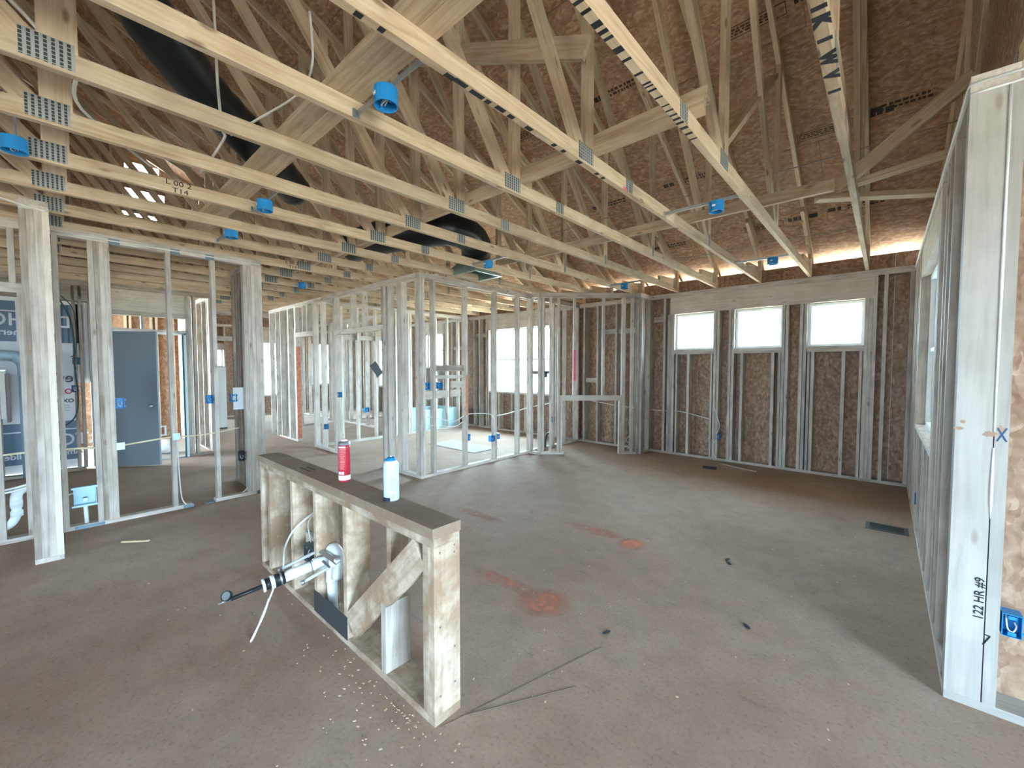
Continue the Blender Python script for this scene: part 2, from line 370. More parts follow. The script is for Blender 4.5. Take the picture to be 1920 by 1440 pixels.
def window(run, u0, u1, z0, z1, d, sgn, label, rail=None, fr=.035):
    """vinyl window; d = inner face, frame goes outwards by sgn*.06"""
    NWIN[0] += 1
    W = tag(empty('window_%d' % NWIN[0]), label, 'window', None, 'structure')
    def q(name, a, c, p, r, e0, e1, mat):
        e = sorted((d+sgn*e0, d+sgn*e1))
        return blk(name, W, a, c, e[0], e[1], p, r, mat) if run == 'x' else blk(name, W, e[0], e[1], a, c, p, r, mat)
    q('window_frame', u0, u0+fr, z0, z1, 0, .07, VINYL); q('window_frame', u1-fr, u1, z0, z1, 0, .07, VINYL)
    q('window_frame', u0+fr, u1-fr, z1-fr, z1, 0, .07, VINYL); q('window_frame', u0+fr, u1-fr, z0, z0+fr, 0, .07, VINYL)
    if rail:
        q('meeting_rail', u0+fr, u1-fr, rail-.018, rail+.018, .015, .055, VINYL)
        q('pane', u0+fr, u1-fr, z0+fr, rail-.018, .035, .039, GLASS); q('pane', u0+fr, u1-fr, rail+.018, z1-fr, .035, .039, GLASS)
    else:
        q('pane', u0+fr, u1-fr, z0+fr, z1-fr, .035, .039, GLASS)
    return W
# ------------------------------------------------------------------ back wall with the windows (y = 7.16)
WB = Wall('wall_back', 'exterior framed wall with three small windows and brown sheathing', 'x', 7.16, 7.30)
small = [(-2.70, -2.07), (-1.765, -1.14), (-.83, -.22)]
opens = [(a, c, 1.80, 2.40) for a, c in small] + [(-7.2, -5.35, .92, 2.40), (-9.72, -9.02, 1.50, 2.40), (-12.4, -11.7, .9, 2.4)]
WB.base((-14.7, .24)); WB.top(-14.7, .24)
WB.b('header', -2.78, -.10, 2.41, TOP-2*T, 7.165, 7.29, HEADW)
for a, c in small:
    WB.b('sill_plate', a, c, 1.762, 1.80); WB.b('sill_plate', a, c, 1.724, 1.762)
WB.stud(-2.875, th=T); WB.stud(-2.80, z1=2.41); WB.stud(-2.76, z1=2.41); WB.stud(-2.72, z1=2.41)
WB.stud(-2.66, z1=1.724, th=.03); WB.stud(-2.465, z1=1.724); WB.stud(-2.10, z1=1.724, th=.03)
WB.stud(-2.05, z1=2.41); WB.stud(-2.005, z1=2.41); WB.stud(-1.835, z1=2.41); WB.stud(-1.79, z1=2.41)
WB.stud(-1.66, z1=1.724); WB.stud(-1.245, z1=1.724); WB.stud(-1.16, z1=1.724, th=.03)
WB.stud(-1.12, z1=2.41); WB.stud(-1.075, z1=2.41); WB.stud(-.905, z1=2.41); WB.stud(-.86, z1=2.41); WB.stud(-.81, z1=1.724, th=.03); WB.stud(-.765, z1=1.724)
WB.stud(-.425, z1=1.724); WB.stud(-.245, z1=1.724, th=.03); WB.stud(-.20, z1=2.41); WB.stud(-.16, z1=2.41); WB.stud(-.12)
WB.stud(-.02); WB.stud(.22); WB.stud(-3.14); WB.stud(-3.40); WB.stud(-3.80); WB.stud(-4.20); WB.stud(-4.50)
WB.b('blocking', -3.10, -2.90, 2.30, 2.39, 7.22, 7.30); WB.b('blocking', -3.78, -3.42, 2.14, 2.23, 7.22, 7.30); WB.b('blocking', -4.18, -3.82, 2.14, 2.23, 7.22, 7.30); WB.b('blocking', -4.48, -4.22, 1.20, 1.29, 7.20, 7.30)
# bathroom and bedrooms further left
WB.stud(-4.75, -5.2, -5.25); WB.b('header', -7.3, -5.25, 2.40, TOP-2*T, 7.165, 7.29, HEADW); WB.b('sill_plate', -7.2, -5.35, .88, .92)
WB.stud(-5.32, z1=2.4); WB.stud(-7.23, z1=2.4); WB.stud(-7.3); WB.stud(-5.65, -6.05, -6.46, -6.87, z1=.88)
WB.stud(-7.55, -7.75, -8.2, -8.6, -8.98); WB.stud(-9.76, -9.80, -10.2, -10.6, -11.0, -11.4, -11.66, -12.44, -12.9, -13.3, -13.7, -14.1, -14.6)
WB.b('sill_plate', -9.72, -9.02, 1.46, 1.50); WB.b('header', -9.8, -8.95, 2.40, TOP-2*T, 7.165, 7.29, HEADW); WB.b('header', -12.5, -11.6, 2.40, TOP-2*T, 7.165, 7.29, HEADW); WB.stud(-9.5, -9.2, z1=1.46); WB.b('sill_plate', -12.4, -11.7, .86, .90)
WB.b('blocking', -7.72, -7.34, 2.25, 2.34, 7.22, 7.30); WB.b('blocking', -8.58, -8.22, 1.95, 2.04, 7.20, 7.30)
WB.sheath(-14.7, .40, -.02, 2.98, 7.302, 7.314, opens, start=-14.58); WB.sheath(-14.72, .40, -.05, 2.98, 7.315, 7.318, opens, step=2.74, start=-15.3, mat=WRAP, gap=0, name='slit_block_panel')  # outer layer added behind the sheathing to block light through its joints
for i, (a, c) in enumerate(small):
    window('x', a, c, 1.80, 2.40, 7.23, 1, ['small high window nearest the corner of the angled framing', 'middle one of the three small high windows', 'small high window nearest the right wall'][i])
window('x', -7.2, -5.35, .92, 2.40, 7.23, 1, 'large bright window seen behind the open stud partition', 1.68)
window('x', -9.72, -9.02, 1.50, 2.40, 7.23, 1, 'narrow far window above the bathtub', 1.97)
window('x', -12.4, -11.7, .90, 2.40, 7.23, 1, 'tall far window glimpsed between the distant partition studs', 1.65)
for a, c, p, q in opens: portal((a+c)/2, 7.32, (p+q)/2, c-a, q-p, math.radians(180))
# ------------------------------------------------------------------ right wall (x = .24) and the return wall at y = 2.70
WR = Wall('wall_right', 'exterior framed wall on the right with one tall window', 'y', .24, .38)
ro = [(4.0, 5.85, .94, 2.41)]
WR.base((2.74, 7.16)); WR.top(2.70, 7.16)
WR.stud(2.76, mat=POSTW); WR.stud(3.19); WR.stud(3.39); WR.stud(3.55); WR.stud(3.87, z1=2.69); WR.stud(3.94, 3.978, z1=2.41)
WR.stud(5.875, z1=2.41); WR.stud(5.915); WR.stud(4.2, 4.52, 4.72, 5.18, 5.5, z1=.90); WR.b('sill_plate', 4.0, 5.85, .90, .94); WR.stud(6.1, 6.5, 6.9, 7.12)
WR.b('header', 3.9, 5.93, 2.41, TOP-2*T, .245, .37, HEADW)
WR.sheath(2.72, 7.30, -.02, TOP, .382, .394, ro); WR.sheath(2.86, 7.32, -.05, TOP, .395, .398, ro, step=2.74, mat=WRAP, gap=0, name='slit_block_panel')  # second layer added outside so no daylight slits show between panels
window('y', 4.0, 5.85, .94, 2.41, .31, 1, 'tall window in the right wall seen almost edge on', 1.68)
portal(.42, 4.92, 1.67, 1.85, 1.47, math.radians(90))
WK = Wall('wall_front', 'return wall beside the camera with white post and blue box', 'x', 2.70, 2.84, POSTW)
WK.base((.24, 4.1)); WK.top(.38, 4.1)
WK.b('top_plate', .24, .38, TOP-2*T, TOP, mat=PINE)
WK.b('post', .24, .353, T, TOP-2*T, 2.70, 2.738); WK.b('stud', .357, .397, T, TOP-2*T)
WK.stud(.81, 1.22, 1.63, 2.03, 2.44, 2.85, 3.25, 3.66, 4.06)
WK.sheath(.40, 4.1, -.02, TOP, 2.842, 2.854)
WK.b('sheathing_panel', .40, 4.1, TOP, 5.4, 2.842, 2.854, SHEATH)
# sealant beads and ink on the white post
ob = WK.o
mobj('sealant_bead', tubebm([(.355, 2.699, z) for z in (2.69, 2.3, 1.9, 1.5, 1.24)], [.006, .005, .006, .004, .003], 6), FOAM, ob, True)
mobj('sealant_bead', tubebm([(.355, 2.699, z) for z in (1.17, 1.0, .93, .86)], [.003, .006, .005, .001], 6), FOAM, ob, True)
mobj('sealant_bead', tubebm([(.24, 2.698, 2.694), (.30, 2.698, 2.695), (.5, 2.698, 2.695), (.9, 2.698, 2.695)], .005, 6), FOAM, ob, True)
mobj('sealant_bead', tubebm([(.238, 7.1, 2.733), (.238, 4, 2.733), (.238, 2.72, 2.733), (.243, 2.698, 2.735), (.5, 2.697, 2.735), (.9, 2.697, 2.735)], .007, 6), FOAM, ob, True)
text('122 HR #9', .042, frame((0, 0, 1), (-1, 0, 0), (.336, 2.6985, .50)), INK, ob, 'ink_writing', bold=.0004)
text('X', .085, frame((1, 0, 0), (0, 0, 1), (.377, 2.6985, 1.225)), plain('blue_ink', (.02, .07, .16), .8), ob, 'ink_writing', sx=.55)
bm = tubebm([(.352, 2.698, .30), (.372, 2.698, .345)], .0025, 4); tubebm([(.372, 2.698, .345), (.357, 2.698, .347)], .0025, 4, bm=bm); mobj('ink_writing', bm, INK, ob)
def smear(pts, mat, parent, nrm=(0, -1, 0), name='mud_smear', o=None, ax=(1, 0, 0), ay=(0, 0, 1)):
    bm = bmesh.new(); ax = Vector(ax); ay = Vector(ay); o = Vector(o)
    bm.faces.new([bm.verts.new(o+ax*a+ay*c) for a, c in pts]); return mobj(name, bm, mat, parent)
MUDS = plain('brown_mud', (.34, .22, .15), .9, var=.2, bscale=80)
def blob(rx, ry, n=18, jag=.35):
    return [(rx*math.cos(2*math.pi*k/n)*(1+random.uniform(-jag, jag)), ry*math.sin(2*math.pi*k/n)*(1+random.uniform(-jag, jag))) for k in range(n)]
smear(blob(.016, .008), MUDS, ob, o=(.252, 2.6988, 1.245)); smear(blob(.009, .007), MUDS, ob, o=(.262, 2.6988, 1.275)); smear(blob(.02, .013), MUDS, ob, o=(.343, 2.6988, 1.228))
smear(blob(.012, .016), MUDS, ob, o=(.372, 2.6988, 1.25))
# ------------------------------------------------------------------ partition around the bathroom (x = -4.61) and its front (y = 3.29)
WC = Wall('wall_partition', 'open stud partition running from the middle corner to the back wall', 'y', -4.70, -4.61)
WC.base((3.29, 7.16)); WC.top(3.29, 7.16)
WC.stud(3.31, 3.352); WC.stud(3.535); WC.stud(4.115, 4.74, 5.30, 5.62, 5.66, 6.0, 6.3, 6.7, 7.13)
WC.b('blocking', 3.555, 4.095, 1.45, 1.54, -4.69, -4.65, OLDW); WC.b('blocking', 3.555, 4.095, 1.345, 1.395, -4.70, -4.66)
WC.b('blocking', 3.85, 4.095, 1.215, 1.305, -4.66, -4.62, HEADW); WC.b('blocking', 3.372, 3.80, 1.07, 1.18, -4.69, -4.65, HEADW); WC.b('blocking', 3.86, 4.02, 1.08, 1.18, -4.68, -4.64, HEADW)
WC.b('blocking', 5.68, 6.28, 1.38, 1.44, -4.69, -4.65)
WC.b('paint_mark', 4.097, 4.134, .80, 1.39, -4.612, -4.6085, ORANGE)
WF = Wall('wall_bathroom', 'open stud partition with two doorways facing the room', 'x', 3.29, 3.38)
WF.base((-5.57, -4.70), (-8.0, -7.04), (-9.8, -8.79)); WF.top(-10.3, -4.61)
WF.stud(-4.66, -4.70); WF.stud(-5.06, -5.10, -5.14); WF.stud(-5.38); WF.stud(-5.51); WF.stud(-5.55, mat=OLDW)
WF.stud(-7.06, z1=2.062); WF.stud(-7.10, -7.14); WF.stud(-7.63); WF.stud(-7.94, -7.98)
WF.b('header', -7.08, -5.53, 2.10, 2.138); WF.b('header', -7.08, -5.53, 2.062, 2.10); WF.stud(-6.50, -6.13, z0=2.138)
WF.b('header', -8.79, -8.0, 2.10, 2.19, mat=HEADW); WF.stud(-8.45, -8.25, z0=2.19)
WF.stud(-8.81, -8.85, -9.17, -9.21, -9.63); WF.stud(-9.9, -10.25, z0=0)
blk('paint_mark', WF.o, -8.791, -8.7885, 3.292, 3.378, .06, 1.92, ORANGE)
WI = Wall('wall_inner', 'open stud partition in front of the bathtub', 'y', -7.99, -7.90)
WI.base((3.38, 7.16)); WI.top(3.38, 7.16)
WI.stud(3.5, 3.82, 4.15, 4.55, 4.95, 5.02, 5.35, 5.40, 5.75, 6.1, 6.45, 6.8, 7.1)
WI.b('blocking', 4.97, 5.33, .90, 1.10, -7.98, -7.94, OLDW); WI.b('blocking', 3.84, 4.93, 2.05, 2.14, -7.98, -7.94)
WJ = Wall('wall_bedroom', 'distant open stud partition beyond the bathtub', 'x', 5.30, 5.39)
WJ.base((-14.6, -9.3)); WJ.top(-14.6, -7.99); WJ.stud(-8.9, -9.3, -9.34, -9.75, -10.15, -10.6, -11.0, -11.4, -11.8, -12.2, -12.7, -13.2, -13.7, -14.2)
WL = Wall('wall_closet', 'farthest open stud partition before the end wall', 'y', -11.2, -11.11)
WL.base((3.9, 5.3), (5.4, 7.1)); WL.top(2.1, 7.1); WL.stud(3.9, 3.95, 4.3, 4.7, 5.1, 5.5, 5.9, 6.3, 6.7)
WL.b('header', 2.3, 3.9, 2.1, 2.2)
# ------------------------------------------------------------------ angled fireplace framing in the back corner
WA = tag(empty('wall_fireplace'), 'angled corner framing with a square opening for a fireplace', 'wall', None, 'structure')
A0 = Vector((-4.38, 5.60, 0)); A1 = Vector((-3.17, 6.74, 0)); ad = (A1-A0).normalized(); an = Vector((-ad.y, ad.x, 0)); AL = (A1-A0).length
def abrd(name, s0, s1, z0, z1, mat=PINE, dep=D4):
    if z1-z0 > s1-s0:
        c = A0+ad*((s0+s1)/2)+an*(dep/2); return board(name, c+Vector((0, 0, z0)), c+Vector((0, 0, z1)), dep, s1-s0, mat, WA, up=an)
    c = an*(dep/2)+Vector((0, 0, (z0+z1)/2)); return board(name, A0+ad*s0+c, A0+ad*s1+c, z1-z0, dep, mat, WA)
abrd('bottom_plate', -.02, .40, 0, T); abrd('bottom_plate', 1.36, AL, 0, T)
abrd('top_plate', -.15, AL+.05, TOP-2*T, TOP-T); abrd('top_plate', -.15, AL+.05, TOP-T, TOP)
for s in (.02, .15, .29): abrd('stud', s, s+T, T, TOP-2*T)
abrd('stud', .335, .373, T, .93); abrd('stud', 1.36, 1.398, T, .93); abrd('stud', 1.40, 1.455, T, TOP-2*T); abrd('stud', 1.56, 1.60, T, TOP-2*T); abrd('stud', 1.645, 1.69, T, TOP-2*T)
abrd('header', .33, 1.42, .93, 1.02, HEADW); abrd('stud', .56, .60, 1.02, TOP-2*T); abrd('stud', 1.06, 1.10, 1.02, TOP-2*T)
abrd('paint_mark', .562, .598, 1.27, 1.80, PINK, -.004)
for x0, x1, y0, y1 in ((-4.61, -4.38, 5.56, 5.645),):
    blk('bottom_plate', WA, x0, x1, y0, y1, 0, T, PINE); blk('top_plate', WA, x0, x1, y0, y1, TOP-2*T, TOP, PINE); blk('stud', WA, -4.42, -4.382, y0, y1, T, TOP-2*T, PINE)
blk('bottom_plate', WA, -3.20, -3.11, 6.78, 7.16, 0, T, PINE); blk('top_plate', WA, -3.20, -3.11, 6.72, 7.16, TOP-2*T, TOP, PINE)
for y in (6.80, 6.86, 7.12): blk('stud', WA, -3.20, -3.11, y-.019, y+.019, T, TOP-2*T, PINE)
# ------------------------------------------------------------------ left partition (x = -5.54), the near post, the exterior wall at x = -8.7
WH = Wall('wall_left', 'open stud partition on the left with studs at uneven spacing', 'y', -5.63, -5.54)
WH.base((.03, .98), (1.19, 1.70), (-2.6, -.13)); WH.top(-2.6, 1.70)
WH.stud(.05); WH.stud(.275, mat=PINE); WH.stud(.315, mat=OLDW); WH.stud(.345, .384); WH.stud(.84); WH.stud(1.225); WH.stud(1.53, 1.57, 1.61, 1.65, 1.685)
WH.b('header', -1.4, -.13, 2.15, 2.19); WH.b('header', -1.4, -.13, 2.19, 2.23); WH.stud(-.20, -.6, -1.0, z0=2.23); WH.stud(-.16, z1=2.15); WH.stud(-.32, -.75, z1=2.15); WH.stud(-1.4, -1.8, -2.2, -2.58)
WH.b('nail_plate', .10, .30, .004, .034, -5.538, -5.536, NAILPL); WH.b('nail_plate', .90, .99, .002, .034, -5.538, -5.536, NAILPL); WH.b('nail_plate', 1.10, 1.19, .001, .006, -5.63, -5.54, NAILPL)
for y in (.44, .90, 1.20): WH.b('nail_plate', y-.04, y+.04, TOP-.085, TOP-.03, -5.538, -5.536, NAILPL)
for y, z in ((.43, .74), (.86, .78)): WH.b('nail_plate', y-.03, y+.03, z-.035, z+.035, -5.538, -5.536, plain('pale_nail_plate', (.45, .58, .62), .4, .3))
mobj('sealant_bead', tubebm([(-5.535, y, 2.72) for y in (.02, .5, 1.0, 1.5, 1.69)], .007, 6), FOAM, WH.o, True)
WP = Wall('wall_stub', 'short stub wall ending in a thick post of stacked studs', 'x', -.13, .0235)
WP.base((-5.54, -4.79)); WP.top(-5.54, -4.79)
for k, (y_, dx_, m_) in enumerate(((-.13, 0, OLDW), (-.0915, .005, PINE), (-.053, -.004, PINE), (-.0145, .002, HEADW))): blk('stud', WP.o, -4.88+dx_, -4.79+dx_, y_, y_+.038, T, TOP-2*T, m_)
WP.stud(-5.2, -5.5)
mobj('sealant_bead', tubebm([(-4.788, -.4, 2.78), (-4.788, -.13, 2.72), (-4.786, 0.0, 2.70), (-4.9, .004, 2.69), (-5.3, .004, 2.70), (-5.53, .01, 2.72)], .006, 6), FOAM, WP.o, True)
WQ = Wall('wall_pack', 'wall running away from the pack of studs at the left partition end', 'x', 1.60, 1.69, OLDW)
WQ.base((-6.4, -5.54)); WQ.top(-6.4, -5.54); WQ.stud(-5.68, -5.76, -5.85, -5.94, -6.02, -6.12, -6.2, -6.36)
WE = Wall('wall_exterior', 'exterior stud wall with the grey door and white house wrap', 'y', -8.80, -8.69, OLDW)
WE.base((-4, .30), (1.52, 1.9)); WE.top(-4, 1.9)
WE.stud(-.48, -.1, .235, .30, mat=OLDW); WE.stud(.40, .44, .56, mat=PINE); WE.b('header', .42, 1.56, 2.38, TOP-2*T, -8.79, -8.70, HEADW)
WE.b('header', .42, 1.56, 2.31, 2.38, mat=PINE); WE.b('header', .42, 1.56, 2.07, 2.11, mat=PINE); WE.stud(.46, .98, 1.54, z0=2.11, z1=2.31, mat=PINE); WE.stud(1.535, 1.575, 1.64, 1.86, mat=PINE); WE.stud(-.9, -1.4, -1.9)
WE.b('blocking', -2.4, .40, 2.46, 2.69, mat=OLDW)
WN = Wall('wall_hall', 'framed hall wall beyond the grey door', 'x', 1.86, 1.95, OLDW)
WN.base((-14.6, -8.7)); WN.top(-14.6, -8.7); WN.stud(-8.73, -8.95, -9.3, -9.7, -10.1, -10.5, -10.9, -11.3, -11.7, -12.1, -12.5, -12.9, -13.3, -13.7, -14.1, -14.5); WN.sheath(-14.6, -10.6, 0, TOP+.2, 1.845, 1.857)
WZ = Wall('wall_end', 'far exterior end wall with windows at the end of the hall', 'y', -14.74, -14.6)
eo = [(4.50, 4.95, .60, 2.28), (2.88, 3.42, 1.52, 2.02), (6.0, 6.6, .9, 2.3)]
WZ.base((1.9, 7.16)); WZ.top(1.9, 7.16); WZ.stud(2.0, 2.4, 2.84, 3.46, 3.9, 4.2, 4.46, 4.99, 5.4, 5.8, 6.7, 7.1); WZ.b('sill_plate', 4.5, 4.95, .56, .6); WZ.b('sill_plate', 2.88, 3.42, 1.48, 1.52)
WZ.stud(3.0, 3.3, z1=1.48); WZ.b('header', 4.4, 5.05, 2.28, TOP-2*T, mat=HEADW); WZ.b('header', 2.8, 3.5, 2.02, 2.2, mat=HEADW)
WZ.sheath(1.9, 7.3, -.02, TOP+.25, -14.756, -14.744, eo); WZ.sheath(1.9, 7.3, -.02, TOP+.25, -14.76, -14.757, eo, step=2.7, mat=WRAP, gap=0, name='slit_block_panel')  # outer layer added here too against light at the panel joints
window('y', 4.50, 4.95, .60, 2.28, -14.66, -1, 'narrow far window left of the partition doorways', 1.48)
window('y', 2.88, 3.42, 1.52, 2.02, -14.66, -1, 'small far window above the white slab in the hall')
window('y', 6.0, 6.6, .90, 2.30, -14.66, -1, 'far end window hidden deep behind the partitions', 1.6)
for a, c, p, q in eo: portal(-14.78, (a+c)/2, (p+q)/2, c-a, q-p, math.radians(-90))
# rooms behind the camera: back wall with patio openings, right wing
WY = Wall('wall_rear', 'rear wall of the room with wide patio openings', 'x', -6.14, -6.0)
WY.base((-14.6, -8.7)); WY.top(-14.6, 4.1); WY.stud(-8.7, -5.6, -3.92, -2.88, -1.8, -1.4, -.40, .40, 2.0, 3.0, 4.05); WY.b('header', -8.7, 4.1, 2.40, TOP-2*T, mat=HEADW)
yo = [(-3.9, -2.9, .9, 2.1), (-.38, .38, 0, 2.1)]
WY.sheath(-8.8, 4.2, -.1, 4.62, -6.154, -6.142, yo)
for a, c, p, q in yo: portal((a+c)/2, -6.2, (p+q)/2, c-a, q-p, 0)
WX = Wall('wall_wing', 'side wall of the wing to the right of the camera', 'y', 4.1, 4.24)
xo = [(-1.5, .6, .2, 2.15)]
WX.top(-6.1, 2.84); WX.stud(-6.0, -5.2, -4.65, -2.55, -2, -1.52, .62, 1.65, 2.2, 2.75); WX.b('header', -6.0, 2.8, 2.40, TOP-2*T, mat=HEADW); WX.sheath(-6.1, 2.84, -.1, TOP, 4.242, 4.254, xo)
for a, c, p, q in xo: portal(4.28, (a+c)/2, (p+q)/2, c-a, q-p, math.radians(90))
WX2 = Wall('wall_utility', 'rear part of the exterior wall by the utility room', 'y', -8.80, -8.69, OLDW)
WX2.top(-6.0, -4.0); WX2.stud(-4.4, -5.0, -5.6); WX2.sheath(-6.1, -3.9, -.1, TOP, -8.83, -8.82)
# ------------------------------------------------------------------ roof: deck panels, trusses
MP = .5; ZU = 3.06; YR = -1.0          # pitch, underside of top chord at the wall face, ridge line
SL = math.sqrt(1+MP*MP); CH = D4*SL
def zu(y): return ZU+MP*(7.16-y) if y >= YR else ZU+MP*(7.16-YR)-MP*(YR-y)     # top chord underside
def zd(y): return zu(y)+CH                                                        # deck underside
roof = struct('ceiling', 'roof deck of brown strand board panels with printed stamps', 'roof')
dirF = Vector((0, -1, MP)).normalized(); upF = Vector((0, MP, 1)).normalized()
def panel(x0, x1, s0, s1, back=False):
    """s measured up the slope from the eave"""
    if not back: e = Vector((0, 7.78, zd(7.78))); d = dirF; n = upF
    else: e = Vector((0, -9.78, zd(-9.78))); d = Vector((0, 1, MP)).normalized(); n = Vector((0, -MP, 1)).normalized()
    c0 = e+d*((s0+s1)/2)+n*.007
    return board('deck_panel', c0+Vector((x0, 0, 0)), c0+Vector((x1, 0, 0)), s1-s0, .012, DECK, roof, up=d)
SR = (7.78-YR)*SL
XW, XE = -12.05, .62
rows = []
s = 0
while s < SR-.05: rows.append((s, min(s+1.2192, SR))); s += 1.2192
for i, (s0, s1) in enumerate(rows):
    x = XE if i % 2 == 0 else XE-1.22
    if i % 2: panel(XE-1.22+.002, XE, s0+.002, s1-.002)
    while x > XW+.01:
        xa = max(x-2.44, XW); gp = .002
        panel(xa+.002, x-.002, s0+gp, s1-gp); x = xa
for s0, s1 in rows: panel(XW, 4.4, s0+.001, s1-.001, True)
SUNBLOCK = plain('black_sun_block', (.03, .03, .03), .8)  # for the added strips that keep sun from leaking through the deck
for k in range(int(SR/.95)+1):      # unseen strips added over the deck to stop sun through the panel gaps
    s0, s1 = k*.95, min(k*.95+1.0, SR+.1); c0 = Vector((0, 7.80, zd(7.80)))+dirF*((s0+s1)/2)+upF*(.016+.0015*(k % 2))
    board('sun_block_strip', c0+Vector((XW, 0, 0)), c0+Vector((.70, 0, 0)), s1-s0, .001, SUNBLOCK, roof, up=dirF)
for s0, s1 in rows:     # over the wing
    if s0 > 4.4: panel(XE+.004, 4.4, s0+.001, s1-.001)
# low roof over the far rooms and the gable end wall
blk('low_roof_panel', roof, -15.2, XW-.02, 1.6, 7.7, 3.02, 3.035, DECK)
blk('low_roof_panel', roof, -15.2, XW-.02, -9.5, -6.0, 3.02, 3.035, DECK)
WG = Wall('wall_gable', 'gable end wall high in the roof with bright vent openings', 'y', -12.03, -11.99, OLDW)
go = [(1.16, 1.72, 5.72, 5.86), (1.12, 1.80, 5.06, 5.30), (1.10, 1.66, 4.73, 4.80)]
ys_ = sorted({-8.8+.61*k for k in range(27)} | {q for o in go for q in o[:2]} | {YR} | {.2+.31*k for k in range(14)})
ys_ = [y for i_, y in enumerate(ys_) if i_ == 0 or y-ys_[i_-1] > 1e-4]
def slits(a, c):       # daylight between the courses of the gable sheathing
    if not (.15 < a < 4.3): return []
    return [(z_, z_+.014) for z_ in (4.5, 4.62, 4.95, 5.40, 5.55, 5.66) if z_ < zd(c)-.08 and random.random() < .5]
for a, c in zip(ys_, ys_[1:]): gable(WG, a, c, TOP, -12.05, -12.035, [o[2:] for o in go if o[0]-1e-6 <= a and c <= o[1]+1e-6]+slits(a, c))
yy = [-8.8+.61*k for k in range(27)]
for y in yy[1:-1]:
    if any(o[0]-.02 < y < o[1]+.02 for o in go): continue
    WG.stud(y, z0=TOP, z1=zd(y)-.1)
WT = Wall('wall_gable_right', 'gable end above the right wall', 'y', .38, .42, OLDW)
yy = [2.84+.54*k for k in range(9)]
for a, c in zip(yy, yy[1:]): gable(WT, a, c, TOP, .40, .412)
yy = sorted({-6.15+.6*k for k in range(15)} | {YR, 2.84, 1.85})
for a, c in zip(yy, yy[1:]):
    if c <= 2.85: gable(WX, a, c, TOP, 4.242, 4.254)
    if c <= YR+.01: gable(WE, a, c, TOP, -8.83, -8.818)
blk('attic_light_block', roof, -12.0, -8.84, -9.4, .4, TOP+.10, TOP+.11, DECK); blk('attic_light_block', roof, -12.0, -8.84, .402, 1.84, TOP+.10, TOP+.11, DECK)  # unseen panels added above the porch to keep its light out of the attic
fa = blk('trim_fascia', None, XW, XE, 7.78, 7.80, 2.74, 2.93, HEADW); fa.name = 'trim_1'; tag(fa, 'fascia board along the eave', 'trim', None, 'structure')
def gplate(y, z, wy, hz, x, parent, sgn=1, tilt=0):
    return board('gusset_plate', (x, y-wy/2, z), (x, y+wy/2, z), hz, .0016, PLATE, parent)
def truss(k, X, label):
    t = thing('roof_truss', (X, 7.16, TOP), label, 'roof truss', 'roof trusses')
    node = 2.91 if k == 1 else 2.25
    bc = board('bottom_chord', (X, -9.1, TOP+D4/2), (X, 7.14, TOP+D4/2), D4, T, TRUSSW, t); t['_bc'] = bc.name
    for ya, yb in ((7.70, YR), (-9.70, YR)):
        n = Vector((0, MP if ya > YR else -MP, 1)).normalized()*(D4/2)
        board('top_chord', Vector((X, ya, zu(ya)))+n, Vector((X, yb+(.02 if ya > YR else -.02), zu(yb)))+n, D4, T, TRUSSW, t, up=n)
    def web(y0, y1, w=D4, z0=None):
        za = TOP+D4 if z0 is None else z0; zb = zu(y1)+.02
        if abs(y1-y0) < .01: board('web', (X, y0, za), (X, y1, zb), w, T, TRUSSW, t, up=(0, 1, 0))
        else: board('web', (X, y0, za-.02), (X, y1, zb), w, T, TRUSSW, t, up=(0, 1, 0))
    web(4.66, 4.66); web(node+.04, node+.04); web(node-.05, YR+.12); web(.06, .06, .12); web(-.02, -3.05)
    web(4.58, node+.12) if k % 2 else web(4.58, node+.18)
    # heel: vertical end block and wedge
    board('web', (X, 7.09, TOP+D4), (X, 7.09, zu(7.09)+.01), .09, T, TRUSSW, t, up=(0, 1, 0))
    board('wedge', (X, 6.35, TOP+D4+.02), (X, 7.0, TOP+D4+.06), .10, T, TRUSSW, t)
    board('wedge', (X, 6.28, zu(6.28)-.03), (X, 7.02, zu(7.02)-.03), .09, T, TRUSSW, t)
    for xs in (X+.0198, X-.0198):
        gplate(node, TOP+.062, .165, .10, xs, bc); gplate(2.83 if k != 1 else 2.2, TOP+.047, .10, .085, xs, bc); gplate(.03, TOP+.07, .16, .11, xs, bc)
        if k != 1: gplate(4.66, TOP+.075, .04, .12, xs, bc)
        gplate(6.95, TOP+.13, .14, .16, xs, bc)
    return t
XT = [-.21-.6096*k for k in range(-1, 20)]
special = {0: 'first roof truss over the right wall, two ink ticks on its underside',
           1: 'roof truss with large black painted letters on its underside',
           2: 'roof truss with a row of black tick marks along its bottom edge',
           3: 'roof truss with black mould marks and a red paint spot',
           4: 'roof truss carrying the nearest end of the blue box hanger, no ink marks'}
TR = []
for i, X in enumerate(XT):
    TR.append(truss(i-1, X, special.get(i, '%s roof truss counting from the right wall' % ORD[i])))
